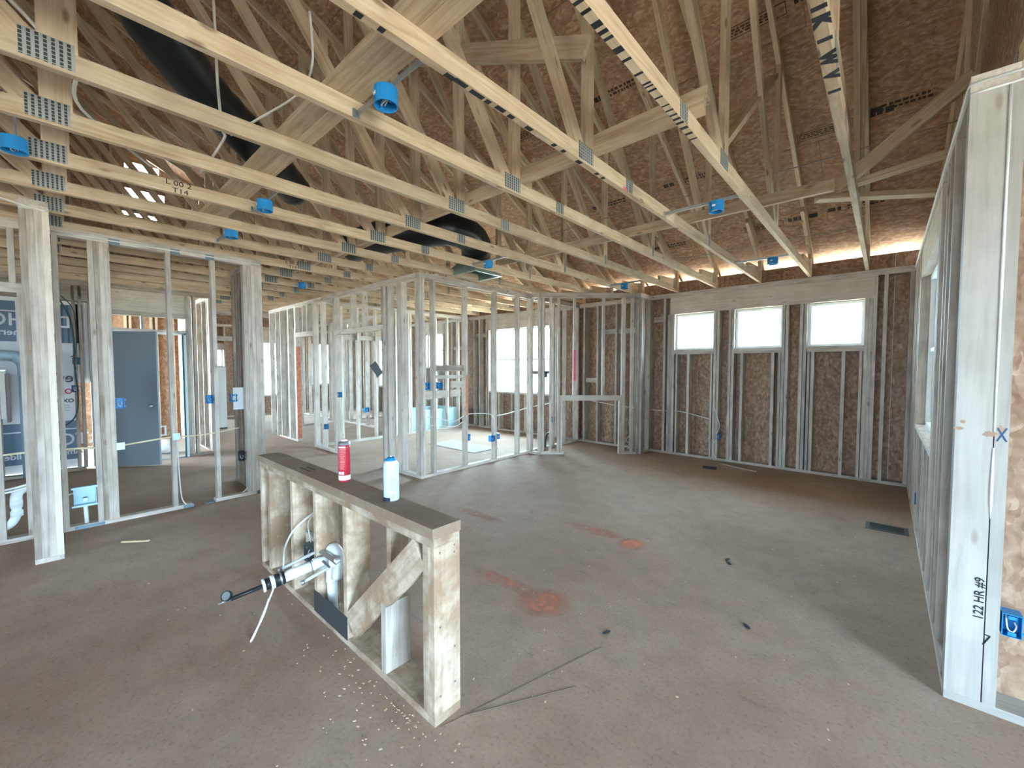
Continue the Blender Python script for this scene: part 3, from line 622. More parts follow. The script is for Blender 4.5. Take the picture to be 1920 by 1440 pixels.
for i in range(2):      # trusses over the wing
    X = XT[0]+.6096*(i+1)
    t = thing('roof_truss', (X, 2.7, TOP), '%s roof truss to the right beyond the white post' % ORD[i], 'roof truss', 'roof trusses')
    board('bottom_chord', (X, -9.1, TOP+D4/2), (X, 2.80, TOP+D4/2), D4, T, TRUSSW, t)
    for ya, yb in ((2.80, YR), (-9.70, YR)):
        n = Vector((0, MP if ya > YR else -MP, 1)).normalized()*(D4/2)
        board('top_chord', Vector((X, ya, zu(ya)))+n, Vector((X, yb, zu(yb)))+n, D4, T, TRUSSW, t, up=n)
    board('web', (X, 2.6, TOP+D4), (X, 2.6, zu(2.6)), D4, T, TRUSSW, t, up=(0, 1, 0)); board('web', (X, .06, TOP+D4), (X, .06, zu(.06)), D4, T, TRUSSW, t, up=(0, 1, 0))
BC = [bpy.data.objects[t['_bc']] for t in TR]
for t in TR: del t['_bc']
# ink and paint on the trusses
ZB = TOP-.0006
def tick(tr, X, y, ln, wd=T, x_off=0): return blk('ink_mark', tr, X-wd/2+x_off, X+wd/2+x_off, y-ln/2, y+ln/2, ZB-.0004, ZB+.0004, INK)
for y, l in ((1.25, .016), (1.30, .016), (1.375, .03), (1.42, .02), (1.46, .016), (1.54, .034), (1.61, .016), (1.72, .015), (1.80, .012), (1.825, .010), (1.86, .014), (1.93, .011), (2.01, .010), (2.06, .012), (2.11, .014), (2.155, .02), (2.20, .018), (2.26, .024), (2.33, .02), (2.40, .012)):
    tick(BC[2], XT[2], y, l)
for y, l in ((.77, .03), (.86, .025), (1.19, .05), (1.25, .07), (1.35, .08), (1.42, .03), (1.50, .06), (1.58, .04), (1.72, .05), (1.94, .03), (2.03, .03), (2.20, .05), (2.41, .03), (2.49, .03)):
    tick(BC[3], XT[3], y, l, .026, random.uniform(-.006, .004))
blk('paint_mark', BC[3], XT[3]+.0192, XT[3]+.0200, 2.74, 2.82, TOP, TOP+.02, PINK)
for y, l in ((2.46, .012), (2.54, .014)): tick(BC[0], XT[0], y, l)
for s_, y in (('I', 1.83), ('K', 1.90), ('I', 2.02), ('W', 2.15), ('V', 2.28), ('I', 2.42)):
    text(s_, .062 if s_ != 'I' else .05, frame((0, 1, 0), (1, 0, 0), (XT[1], y, ZB)), INK, BC[1], 'ink_letter', bold=.0065, sx=1.3)
for k in (6, 9): text('L 00 2\n T14', .05, frame((0, 1, 0), (0, 0, 1), (XT[k+1]+.0197, .66 if k == 6 else 2.1, TOP+.045)), INK, BC[k+1], 'ink_writing', sx=1.2)
# stamps on the roof deck
def stampbox(x, y, w_, h_):
    p = Vector((x, y, zd(y)))-upF*.002
    for du, dv, a, c in ((0, h_/2, w_, .006), (0, -h_/2, w_, .006), (-w_/2, 0, .006, h_), (w_/2, 0, .006, h_)):
        q = p+Vector((1, 0, 0))*du+dirF*dv
        board('stamp_print', q-Vector((a/2, 0, 0)), q+Vector((a/2, 0, 0)), c, .0006, STAMP, roof, up=dirF)
def dashes(x, y, w_, h_, rows_, parent=None):
    """print too small to read: short ink bars"""
    bm = bmesh.new()
    for r_ in range(rows_):
        u = -w_/2; v0 = h_*(r_+.5)/rows_-h_/2; hh = h_/rows_*.30
        while u < w_/2-.02:
            l_ = random.uniform(.012, .045)*(1 if rows_ > 1 else 2.2)
            for q in (0,):
                c = Vector((x+u+l_/2, y, zd(y)))+dirF*v0-upF*.0018
                a = Vector((l_/2, 0, 0)); b_ = dirF*hh
                bm.faces.new([bm.verts.new(p) for p in (c-a-b_, c+a-b_, c+a+b_, c-a+b_)])
            u += l_+random.uniform(.008, .02)
    o = mobj('stamp_print', bm, STAMP, roof); o['kind'] = 'stuff'
for x, y, a in ((-.95, 4.30, 1), (.05, 4.15, 1), (-2.3, 4.3, 0), (-3.7, 4.3, 1), (-2.0, 5.6, 0), (-.55, 5.5, 1), (-3.1, 5.62, 0), (-4.6, 5.6, 0), (.0, 5.45, 0), (-.3, 6.55, 0), (-1.3, 6.6, 1), (-2.6, 6.62, 0), (-1.4, 2.9, 1), (-2.9, 3.0, 0)):
    if a: stampbox(x, y, .46, .10); dashes(x-.03, y, .38, .07, 3); dashes(x+.42, y-.02, .26, .11, 1)
    else: dashes(x-.22, y, .14, .10, 1); dashes(x+.08, y, .36, .09, 2)
# bracing lying across the trusses
def lumberthing(name, p0, p1, wd, th, label, up=(0, 0, 1), mat=TRUSSW, group='loose bracing boards'):
    o = board(name, p0, p1, wd, th, mat, None, up); tag(o, label, 'brace', group); return o
zt = TOP+D4
lumberthing('brace_board', (-5.5, .965, zt+T/2), (.2, .965, zt+T/2), .089, T, 'flat brace board laid across the truss chords by the black duct', up=(0, 1, 0))
lumberthing('brace_board', (-5.3, 1.056, zt+T/2), (.35, 1.056, zt+T/2), .089, T, 'second flat brace board lying tight beside the first one', up=(0, 1, 0))
lumberthing('brace_board', (-6.5, 2.36, zt+.045), (-.75, 2.36, zt+.045), .089, T, 'brace board on edge along the truss joints in mid room')
lumberthing('brace_board', (-6.0, 2.45, zt+.046), (-.75, 2.42, zt+.13), .089, T, 'skewed brace board leaning on the joints in mid room')
lumberthing('brace_board', (-3.85, 4.05, zt+.045), (-.33, 4.04, zt+.045), .089, T, 'long brace board on edge crossing below the roof near the windows')
lumberthing('brace_board', (-.30, 4.10, zt+.05), (.37, 3.95, zt+.5), .089, T, 'short brace rising from the long brace to the right gable')
lumberthing('brace_board', (-.30, 4.19, zt+.06), (.37, 4.42, zt+.22), .089, T, 'short brace running slightly up to the right gable', up=(0, 1, 0))
lumberthing('brace_board', (-.45, 4.20, zt+.02), (.37, 4.75, zt+.02), .089, T, 'short level brace reaching the right gable', up=(0, 1, 0))
lumberthing('brace_board', (-.291, -.5, zt+.33), (-.291, 3.92, zt+.35), .038, D4, 'doubled board running overhead towards the windows, lower end cut square', up=(1, 0, 0))
lumberthing('brace_board', (-.251, -.5, zt+.33), (-.251, 3.92, zt+.35), .038, D4, 'right hand board of the doubled overhead pair', up=(1, 0, 0))
lumberthing('brace_board', (-2.9, 2.1, 4.05), (-1.38, 2.2, 3.42), .13, T, 'short wide scab board with a ragged broken end high in the webs')
lumberthing('brace_board', (-.862, 4.60, 4.22), (-.862, 3.0, 2.96), .089, T, 'sloping web brace rising from the ticked truss joint', up=(1, 0, 0))
# ------------------------------------------------------------------ knee wall (island) in the foreground
KX0, KX1, KY0, KY1, KH = -3.50, -1.365, 1.032, 1.172, .85
kw = thing('knee_wall', (-2.43, 1.10, 0), 'low muddy framed island wall with a plank cap in the foreground', 'knee wall')
blk('bottom_plate', kw, KX0, KX1, KY0, KY1, 0, T, MUDW)
blk('cap_plate', kw, KX0-.01, KX1+.002, KY0-.006, KY1+.006, KH-.046, KH, CAPW); blk('top_plate', kw, KX0, KX1, KY0, KY1, KH-.085, KH-.0465, MUDW)
zt2 = KH-.085
def kst(xr, z0=T, z1=zt2, mat=MUDW): return blk('stud', kw, xr-T, xr, KY0, KY1, z0, z1, mat)
kst(KX1); kst(KX1-.0385); kst(-3.462); kst(-3.30); kst(-2.87); kst(-2.51); kst(-2.13)
blk('stud', kw, -1.755-T, -1.755, KY0+.04, KY1, .42, zt2, MUDW); blk('stud', kw, -1.745-T, -1.745, KY0, KY1, T, .375, PINE)
bd = Vector((.65, 0, .70)).normalized()
board('diagonal_brace', Vector((-2.10, KY0+.0195, .125)), Vector((-1.47, KY0+.0195, .715)), .137, T, MUDW, kw, up=(-.7, 0, .7))
blk('nail_guard', kw, -2.555, -2.13, KY0-.003, KY0-.0005, .03, .16, plain('dark_steel_guard', (.055, .06, .065), .5, .3))
blk('backing_block', kw, -2.84, -2.55, 1.10, 1.138, .30, .42, PINE)
for x, y, z in [(KX1+.001, KY0+.03, z) for z in (.12, .42, .74)]+[(KX1+.001, KY1-.03, z) for z in (.14, .30, .72, .75)]:
    mobj('nail_head', lathebm([(.004, 0), (.004, .002)], 8), STEEL, kw).matrix_basis = frame((0, 1, 0), (0, 0, 1), (x, y, z))
for k in range(9): blk('stamp_print', kw, -2.86+.03*(k % 5)+.004*k, -2.842+.03*(k % 5)+.004*k, 1.075+.035*(k//5), 1.092+.035*(k//5), KH, KH+.0006, STAMP)
# grey single-gang box inside the knee wall
def shellbm(wx, dy, hz, th=.003):
    """open-fronted box, opening faces -y, origin at the centre of the opening"""
    bm = bmesh.new()
    bxbm(bm, -wx/2, wx/2, dy-th, dy, -hz/2, hz/2); bxbm(bm, -wx/2, -wx/2+th, 0, dy-th, -hz/2, hz/2); bxbm(bm, wx/2-th, wx/2, 0, dy-th, -hz/2, hz/2)
    bxbm(bm, -wx/2+th, wx/2-th, 0, dy-th, hz/2-th, hz/2); bxbm(bm, -wx/2+th, wx/2-th, 0, dy-th, -hz/2, -hz/2+th)
    return bm
def gang_box(loc, rz, label, mat=BLUE, wx=.06, hz=.092, dy=.065, group='wall outlet boxes', wire=True, name='outlet_box'):
    t = thing(name, loc, label, 'electrical box', group); R = Matrix.Translation(loc) @ Matrix.Rotation(rz, 4, 'Z')
    sh = mobj('shell', shellbm(wx, dy, hz), mat, t); sh.matrix_basis = R
    bm = bmesh.new()
    for sz in (-1, 1):
        bxbm(bm, -.012, .012, -.002, .010, sz*(hz/2-.014)-.007, sz*(hz/2-.014)+.007)
    o = mobj('screw_bosses', bm, mat, sh); o.matrix_basis = R; o['kind'] = 'stuff'
    bm = bmesh.new(); bxbm(bm, wx/2, wx/2+.012, .01, .02, -hz/2+.012, -hz/2+.024); bxbm(bm, wx/2, wx/2+.012, .01, .02, hz/2-.024, hz/2-.012)
    o = mobj('nail_lugs', bm, mat, sh); o.matrix_basis = R; o['kind'] = 'stuff'
    if wire:
        o = mobj('wire', tubebm(smoothpts([(-.012, .055, .03), (-.014, .02, .01), (-.01, .012, -.02), (.004, .01, -.028), (.014, .014, -.005), (.008, .02, .012)], 4), .003, 6), CABLE, t, True); o.matrix_basis = R
    return t
gang_box((-2.70, 1.05, .33), 0, 'grey outlet box inside the low island wall', plain('grey_box_plastic', (.10, .12, .13), .5), .10, .11, .07)
# drain rough-in with a test plug
dr = thing('drain_pipe', (-2.46, 1.10, 0), 'white drain pipe with a test plug and gauge sticking out of the island wall', 'pipe')
mobj('riser', tubebm([(-2.46, 1.10, .0), (-2.46, 1.10, .20), (-2.46, 1.10, .25)], .030, 16), PVC, dr, True)
el = [(-2.46, 1.10, .24)]
for k in range(7):
    a = math.radians(15*k); el.append((-2.46-.01*math.sin(a), 1.10-.07*(1-math.cos(a))*1.0, .25+.085*math.sin(a)))
mobj('elbow', tubebm(smoothpts([(-2.46, 1.10, .22), (-2.46, 1.10, .28), (-2.465, 1.085, .325), (-2.475, 1.05, .345), (-2.485, 1.00, .345)], 4), .036, 16), PVC, dr, True)
mobj('return_bend', tubebm(smoothpts([(-2.40, 1.10, .26), (-2.385, 1.11, .36), (-2.41, 1.115, .405), (-2.46, 1.115, .415), (-2.50, 1.11, .39), (-2.505, 1.10, .33)], 4), .031, 14), PVC, dr, True)
ax0 = Vector((-2.48, 1.01, .347)); ax1 = Vector((-2.545, .545, .283)); adr = (ax1-ax0).normalized(); AXL = (ax1-ax0).length
def seg(name, s0, s1, r, mat, n=16): return mobj(name, tubebm([ax0+adr*s0, ax0+adr*((s0+s1)/2), ax0+adr*s1], r, n), mat, dr, True)
seg('pipe', 0, .18, .030, PVC); seg('joint_ring', .022, .026, .0305, plain('purple_primer', (.10, .10, .16), .4)); seg('rubber_coupling', .165, .215, .036, BLACK); seg('hose_clamp', .178, .188, .0365, STEEL)
seg('plug_flange', .215, .235, .037, CANW); seg('plug_body', .235, .262, .031, BLACK); seg('plug_cap', .262, .274, .036, CANW); seg('plug_rod', .274, .42, .011, BLACK); seg('air_hose', .42, .46, .006, STEEL, 8); seg('valve_tip', .455, .478, .0035, STEEL, 8)
gp = ax0+adr*.44+Vector((0, .0, .026)); gn = Vector((.55, -.6, .5)).normalized()
gx = gn.cross(Vector((0, 0, 1))).normalized(); gy = gn.cross(gx)
pg = o = mobj('pressure_gauge', lathebm([(.0, -.012), (.024, -.012), (.026, -.008), (.026, .008), (.022, .010), (.021, .006), (0, .006)], 20), BLACK, dr, True); o.matrix_basis = frame(gx, gy, gp)
o = mobj('gauge_face', lathebm([(.0205, .0062), (.0205, .0066)], 20), plain('gauge_face_grey', (.14, .15, .15), .3), pg); o.matrix_basis = frame(gx, gy, gp)
pl = thing('water_supply', (-2.45, 1.06, .38), 'pair of grey supply stubs on a steel bracket beside the drain', 'pipe')
for p0, p1 in (((-2.545, 1.08, .40), (-2.57, .855, .345)), ((-2.37, 1.09, .365), (-2.415, .92, .30))):
    mobj('stub_pipe', tubebm([p0, p1], .0095, 10), plain('grey_pex', (.42, .43, .43), .4), pl, True); d_ = (Vector(p1)-Vector(p0)).normalized()
    mobj('end_cap', tubebm([Vector(p1)-d_*.004, Vector(p1)+d_*.016], .013, 10), STEEL, pl, True)
board('bracket', (-2.56, 1.055, .407), (-2.28, 1.055, .402), .028, .003, STEEL, pl, up=(0, 1, .4)); board('bracket', (-2.54, 1.035, .38), (-2.36, 1.045, .355), .014, .003, STEEL, pl, up=(0, 1, .4))
for c_ in ((-2.535, 1.06, .405), (-2.365, 1.06, .375), (-2.30, 1.06, .40)):
    mobj('pipe_clamp', bxbm(bmesh.new(), c_[0]-.016, c_[0]+.016, c_[1]-.012, c_[1]+.012, c_[2]-.018, c_[2]+.018), PVC, pl)
cable('white cable coming out of the island wall beside the drain', [(-2.80, 1.16, .56), (-2.79, 1.06, .51), (-2.86, 1.02, .43), (-2.96, 1.01, .30), (-3.0, 1.012, .17), (-3.02, 1.0, .04)], .006)
cable('thin cable dropping into the grey box of the island wall', [(-2.80, 1.15, .55), (-2.77, 1.09, .50), (-2.74, 1.085, .42), (-2.72, 1.09, .37)], .004)
cable('white cable loop dangling from the test plug to the floor', [(-2.52, .80, .285), (-2.535, .79, .24), (-2.555, .755, .14), (-2.565, .72, .05), (-2.57, .70, .006), (-2.56, .69, .006), (-2.56, .715, .05), (-2.545, .75, .13), (-2.53, .775, .22)], .0055)
# ------------------------------------------------------------------ spray cans
def can(loc, r, h, kind, label):
    t = thing('spray_can', loc, label, 'spray can', 'cans on the island wall')
    M_ = Matrix.Translation(loc) @ Matrix.Rotation(math.radians(-62), 4, 'Z')   # local +x looks to the camera
    def part(name, bm, mat, smooth=True):
        o = mobj(name, bm, mat, t, smooth); o.matrix_basis = M_; return o
    def band(name, r0, z0, z1, a0, a1, mat, dr=.0006):
        bm = bmesh.new(); n = max(3, int(abs(a1-a0)/8)); vs = []
        for k in range(n+1):
            a = math.radians(a0+(a1-a0)*k/n); vs.append([bm.verts.new(((r0+dr)*math.cos(a), (r0+dr)*math.sin(a), z)) for z in (z0, z1)])
        for a, b in zip(vs, vs[1:]): bm.faces.new((a[0], b[0], b[1], a[1]))
        return part(name, bm, mat)
    if kind == 'red':
        part('can_body', lathebm([(r*.94, 0), (r, .004), (r, h*.80), (r, h*.855)], 28), RED)
        part('rim', lathebm([(r*1.0, h*.855), (r*1.05, h*.86), (r*1.05, h*.885), (r*.98, h*.89), (r*.97, h*.905), (r*.80, h*.93), (r*.6, h*.945)], 28), STEEL)
        part('valve', lathebm([(r*.62, h*.945), (r*.58, h*.965), (r*.3, h*.985), (r*.22, h*1.0)], 20), plain('pale_pink_plastic', (.62, .45, .42), .5))
        band('white_band', r, h*.045, h*.155, 0, 360, CANW); band('white_panel', r, h*.43, h*.84, -62, -48, CANW); band('dark_panel', r, h*.16, h*.42, -75, -38, plain('dark_red_print', (.12, .01, .02), .4))
        band('title_print', r, h*.80, h*.835, -28, 48, CANW, .001)
        for k in range(22):
            z = h*(.30+.0225*k); band('text_line', r, z, z+h*.007, -30+random.uniform(0, 3), random.uniform(28, 50), plain('pink_print', (.62, .26, .27), .4) if k == 0 else bpy.data.materials['pink_print'], .0009)
        band('icon_print', r, h*.18, h*.245, -30, 0, CANW, .001); band('icon_print', r, h*.18, h*.245, 5, 32, CANW, .001)
    else:
        part('can_body', lathebm([(r*.95, 0), (r, .004), (r, h*.80), (r*.97, h*.82), (r*.95, h*.83)], 28), CANB)
        part('shoulder', lathebm([(r*.97, h*.815), (r*.95, h*.83), (r*.72, h*.885), (r*.60, h*.90)], 28), CANW)
        part('cap', lathebm([(r*.66, h*.885), (r*.66, h*.90), (r*.55, h*.955), (r*.35, h*.97), (r*.2, h*.972)], 24), CAPB)
        o = part('trigger', bxbm(bmesh.new(), -.012, .012, -r*.95, -r*.4, h*.89, h*.915), CAPB)
        part('nozzle', lathebm([(.004, h*.965), (.004, h*.992), (.002, h*1.0)], 10), CANW)
        band('base_band', r, h*.006, h*.085, -90, 22, NAVY); band('barcode_panel', r, h*.03, h*.20, 22, 62, CANW)
        for k in range(5): band('barcode_bar', r, h*.045, h*.17, 28+k*6, 30.5+k*6, WRAPG, .001)
        band('dark_panel', r, h*.54, h*.79, -80, -50, NAVY)
        for k in range(18):
            z = h*(.26+.028*k); band('text_line', r, z, z+h*.008, 22, random.uniform(44, 66), plain('blue_grey_print', (.20, .30, .36), .4) if k == 0 else bpy.data.materials['blue_grey_print'], .0009)
        for k in range(8):
            z = h*(.13+.045*k); band('logo_print', r, z, z+h*.02, -62+random.uniform(-4, 4), -38+random.uniform(-6, 6), bpy.data.materials['blue_grey_print'], .0009)
    return t
can((-2.335, 1.128, KH), .033, .25, 'red', 'red spray foam can with white print standing on the island wall cap')
can((-1.835, 1.128, KH), .0385, .222, 'blue', 'pale blue spray foam can with a blue cap on the island wall')
# ------------------------------------------------------------------ round ceiling boxes on bar hangers
def ceiling_box(x, y, xa, xb, label, z=TOP+.012, h=.075, r=.054, wire=True):
    t = thing('ceiling_box', (x, y, z-h/2), label, 'electrical box', 'round blue ceiling boxes')
    M_ = Matrix.Translation((x, y, z-h))
    bm = lathebm([(r*.5, h), (r, h), (r, 0), (r-.004, 0), (r-.004, h-.004), (r*.5, h-.004)], 28); o = mobj('shell', bm, BLUE, t, False); o.matrix_basis = M_
    bm = bmesh.new()
    for sx in (-1, 1): bxbm(bm, sx*(r-.012)-.006, sx*(r-.012)+.006, -.006, .006, .002, .03)
    o = mobj('screw_boss', bm, BLUE, t); o.matrix_basis = M_
    if xa is not None:
        bh = board('bar_hanger', (xa, y+.012, z+.012), (xb, y+.012, z+.012), .024, .006, STEEL, t)
        for xe, sg in ((xa, 1), (xb, -1)):
            blk('hanger_foot', bh, xe, xe+sg*.004, y-.012, y+.028, z-.012, z+.03, GALV)
    if wire:
        o = mobj('wire', tubebm(smoothpts([(-.03, .01, .06), (-.035, .0, .02), (-.01, -.012, .012), (.022, -.01, .016), (.03, .0, .03), (.0, .01, .03), (-.03, .012, .02)], 4), .0035, 6), CABLE, t, True); o.matrix_basis = M_
    band_ = mobj('label_sticker', bxbm(bmesh.new(), -.012, .012, -r-.0006, -r, .03, .045), CANW, t); band_.matrix_basis = M_ @ Matrix.Rotation(math.radians(-5), 4, 'Z')
    return t
def xt(k): return -.21-.6096*k
ceiling_box(-1.73, 1.06, xt(3)+.02, xt(2)-.02, 'blue round ceiling box hanging nearest, by the flat brace boards')
ceiling_box(-1.0, 3.46, xt(2)+.02, xt(1)-.02, 'blue round ceiling box below the stamped roof panels')
ceiling_box(-1.01, 5.66, xt(2)+.02, xt(1)-.02, 'blue round ceiling box nearest the small windows')
ceiling_box(-3.56, 1.13, xt(6)+.02, xt(5)-.02, 'blue round ceiling box in the third row behind the nearest one')
ceiling_box(-4.53, 1.15, xt(8)+.02, xt(7)-.02, 'blue round ceiling box above the left partition end')
ceiling_box(-3.62, -.10, xt(6)+.02, xt(5)-.02, 'blue round ceiling box at the left edge of the picture')
ceiling_box(-6.6, 2.58, xt(11)+.02, xt(10)-.02, 'blue round ceiling box above the bathroom doorways')
ceiling_box(-3.58, 3.55, xt(6)+.02, xt(5)-.02, 'blue round ceiling box in front of the metal register boot')
ceiling_box(-3.0, 5.9, xt(5)+.02, xt(4)-.02, 'small blue round ceiling box over the angled corner framing')
# ------------------------------------------------------------------ wall boxes and cables
gang_box((.432, 2.70, .415), 0, 'blue outlet box at the right edge beside the white post', wx=.058, hz=.098)
gang_box((-5.535, .437, 1.16), math.radians(90), 'blue box on the double stud beside the grey door', wx=.062, hz=.10)
gang_box((-5.55, 1.165, 1.155), math.radians(90), 'blue box on the slim stud left of the stud pack', wx=.058)
gang_box((-5.66, 1.42, 1.15), math.radians(90), 'blue box in front of the white card by the stud pack', wx=.06)
gang_box((-5.56, 1.46, .47), math.radians(90), 'dark box low down on the stud pack', plain('black_box_plastic', (.012, .02, .03), .5), .05, .11)
gang_box((-8.66, .24, 1.60), math.radians(90), 'blue box high on the stud in front of the house wrap', plain('teal_box_plastic', (.02, .16, .24), .5), .07, .10)
gang_box((-8.66, .22, 1.20), math.radians(90), 'dark blue box lower on the stud in front of the house wrap', DKBLUE, .07, .10)
gang_box((-4.63, 3.415, 1.25), math.radians(90), 'blue double box left of the corner stud in the partition', wx=.09, hz=.10)
gang_box((-4.63, 3.63, 1.255), math.radians(90), 'blue box in the partition bay under the blocking boards', wx=.10, hz=.09)
gang_box((-4.60, 4.16, .46), math.radians(90), 'small blue box low on the orange painted stud', wx=.03, hz=.10)
gang_box((-4.60, 4.66, .375), math.radians(90), 'blue box low on the left of the partition stud with cables', wx=.08, hz=.095)
gang_box((-4.65, 4.83, .385), math.radians(70), 'blue box low on the right of the partition stud with cables', wx=.05, hz=.095)
gang_box((-4.62, 6.06, 1.37), math.radians(90), 'blue box at chest height left of the fireplace framing', DKBLUE, wx=.09, hz=.10)
gang_box((-4.62, 6.30, .52), math.radians(90), 'blue box at knee height left of the fireplace framing', DKBLUE, wx=.09, hz=.10)
gang_box((-1.985, 7.155, .39), 0, 'blue outlet box below the corner window on the back wall', wx=.06, hz=.095)
gang_box((-7.02, 3.30, 1.03), 0, 'blue box on the doorway stud of the bathroom partition', DKBLUE, wx=.05)
gang_box((-7.95, 4.35, .62), math.radians(90), 'blue box low on the inner stud seen through the first doorway', wx=.09)
gang_box((-7.57, 3.30, .42), 0, 'blue box low on the stud between the two doorways', DKBLUE, wx=.05)
gang_box((.235, 5.3, .30), math.radians(-90), 'dark blue box low on the right wall', DKBLUE, wx=.05, hz=.10)
cable('white cable run through the partition studs at waist height', [(-4.655, 3.35, .83), (-4.655, 3.55, .81), (-4.60, 3.85, .73), (-4.655, 4.115, .79), (-4.655, 4.3, .80), (-4.655, 4.6, .77), (-4.64, 4.72, .70), (-4.62, 4.74, .50), (-4.60, 4.69, .42)], .008)
cable('lower white cable sagging in the first partition bay', [(-4.66, 3.40, .72), (-4.62, 3.6, .69), (-4.58, 3.85, .66), (-4.64, 4.08, .70)], .007)
cable('white cable continuing through the studs to the fireplace framing', [(-4.655, 4.76, .72), (-4.655, 5.0, .73), (-4.655, 5.3, .76), (-4.655, 5.7, .80), (-4.655, 6.3, .83), (-4.655, 7.1, .88)], .008)
cable('cable running through the back wall studs behind the fireplace', [(-4.5, 7.2, .86), (-4.0, 7.18, .80), (-3.5, 7.19, .76), (-3.0, 7.2, .74), (-2.6, 7.19, .75), (-2.3, 7.17, .70), (-2.08, 7.15, .66)], .008)
cable('white cable at the outlet below the corner window', [(-2.05, 7.15, .9), (-1.97, 7.13, .66), (-1.95, 7.13, .56), (-1.985, 7.13, .44)], .007)
cable('white cable curling from the back wall outlet to the floor', [(-1.985, 7.12, .35), (-2.03, 7.10, .25), (-2.02, 7.09, .13), (-1.97, 7.08, .04)], .007)
cable('cable hanging behind the fireplace framing', [(-3.33, 6.75, .55), (-3.30, 6.78, .35), (-3.36, 6.74, .22), (-3.28, 6.76, .15), (-3.34, 6.72, .06)], .008)
cable('cream cable strung across the left partition studs', [(-5.585, .40, .735), (-5.585, .60, .755), (-5.585, .84, .775), (-5.585, 1.0, .765), (-5.585, 1.225, .775), (-5.62, 1.45, .80)], .008, YCABLE)
cable('white cable hanging down the slim stud of the left partition', [(-5.56, .87, .76), (-5.56, .875, .40), (-5.555, .89, .12), (-5.55, .93, .03)], .006)
cable('white cable end on the floor by the stud pack', [(-5.60, 1.44, .02), (-5.58, 1.49, .06), (-5.57, 1.54, .12)], .006)
cable('dark cable dropping in front of the house wrap', [(-8.66, .08, 2.52), (-8.66, .20, 2.2), (-8.66, .225, 1.9), (-8.66, .225, 1.5), (-8.66, .24, 1.2), (-8.66, .24, .98), (-8.66, .20, .78), (-8.66, .08, .66), (-8.66, -.05, .62)], .009, DCABLE)
cable('second dark cable in front of the house wrap', [(-8.66, .12, 2.52), (-8.66, .24, 2.3), (-8.66, .245, 1.75), (-8.66, .19, 1.66)], .007, DCABLE)
cable('white cable hanging down past the black duct', [(-3.0, .70, 3.9), (-3.0, .71, 3.5), (-3.0, .715, 3.2), (-3.0, .73, 2.95), (-3.0, .735, 2.88), (-3.6, .74, 2.87)], .008)
cable('white cable slanting across the upper left corner', [(-2.62, -.16, 3.05), (-2.66, -.05, 2.98), (-2.68, .03, 2.91), (-2.69, .115, 2.84), (-3.2, .15, 2.88), (-3.8, .5, 2.9)], .008)
cable('white cable slung over the chord beside the flat brace', [(-1.95, .82, 3.1), (-2.03, .86, 2.93), (-2.3, .90, 2.93), (-2.62, .82, 2.90), (-2.9, .75, 2.88)], .006)
cable('thin cable strung below the roof across the webs', [(-6.5, 4.45, 3.27), (-4, 4.42, 3.24), (-2, 4.4, 3.26), (-.8, 4.4, 3.25), (.38, 4.4, 3.28)], .005, plain('brown_cable_jacket', (.30, .23, .19), .5), k=3)
cable('second thin cable strung close to the eave', [(-2.6, 5.75, 2.98), (-1.6, 5.7, 2.96), (-.2, 5.7, 2.98)], .005, bpy.data.materials['brown_cable_jacket'])
cable('black drain tube stub at the base of the partition', [(-4.62, 6.05, .02), (-4.60, 6.03, .15), (-4.61, 6.08, .26), (-4.62, 6.2, .30)], .018, BLACK, None)
# ------------------------------------------------------------------ ducts and register boot
def flex(label, pts, r, k=8, name='flex_duct'):
    P = smoothpts(pts, k); rs = [r*(1+.02*math.sin(i*1.9)+random.uniform(-.03, .03)) for i in range(len(P))]
    o = mobj(name, tubebm(P, rs, 20), DUCT, None, True); return tag(o, label, 'duct', 'black flexible ducts')
flex('large black flexible duct slanting across the trusses at upper left', [(-2.75, .1, 3.75), (-2.98, .36, 3.46), (-3.25, .66, 3.30), (-3.5, .98, 3.21), (-3.75, 1.27, 3.14), (-3.95, 1.5, 3.08)], .14)
flex('black flexible duct arching over the chords to the register boot', [(-5.3, 2.72, 3.10), (-4.75, 2.80, 3.12), (-4.30, 3.0, 3.15), (-3.98, 3.35, 3.20), (-4.05, 3.75, 3.16), (-4.25, 3.98, 3.05)], .20)
bt = thing('register_boot', (-4.26, 3.98, TOP), 'square galvanised register boot open at the bottom above the partition', 'register boot')
bm = bmesh.new(); hw = .235; v0 = [bm.verts.new((sx*hw, sy*hw, 0)) for sx, sy in ((-1, -1), (1, -1), (1, 1), (-1, 1))]; v1 = [bm.verts.new((sx*hw, sy*hw, .10)) for sx, sy in ((-1, -1), (1, -1), (1, 1), (-1, 1))]; v2 = [bm.verts.new((sx*.15, sy*.15, .20)) for sx, sy in ((-1, -1), (1, -1), (1, 1), (-1, 1))]
for a, b in ((v0, v1), (v1, v2)):
    for k in range(4): bm.faces.new((a[k], a[(k+1) % 4], b[(k+1) % 4], b[k]))
bm.faces.new(v2); o = mobj('boot_body', bm, plain('green_tinted_galvanised', (.30, .42, .39), .35, .85, var=.2), bt); o.matrix_basis = Matrix.Translation((-4.26, 3.98, TOP+.005))
for x0, x1, y0, y1 in ((-.26, .26, -.26, -.235), (-.26, .26, .235, .26), (-.26, -.235, -.235, .235), (.235, .26, -.235, .235)):
    blk('flange', bt, -4.26+x0, -4.26+x1, 3.98+y0, 3.98+y1, TOP-.004, TOP+.006, GALV)
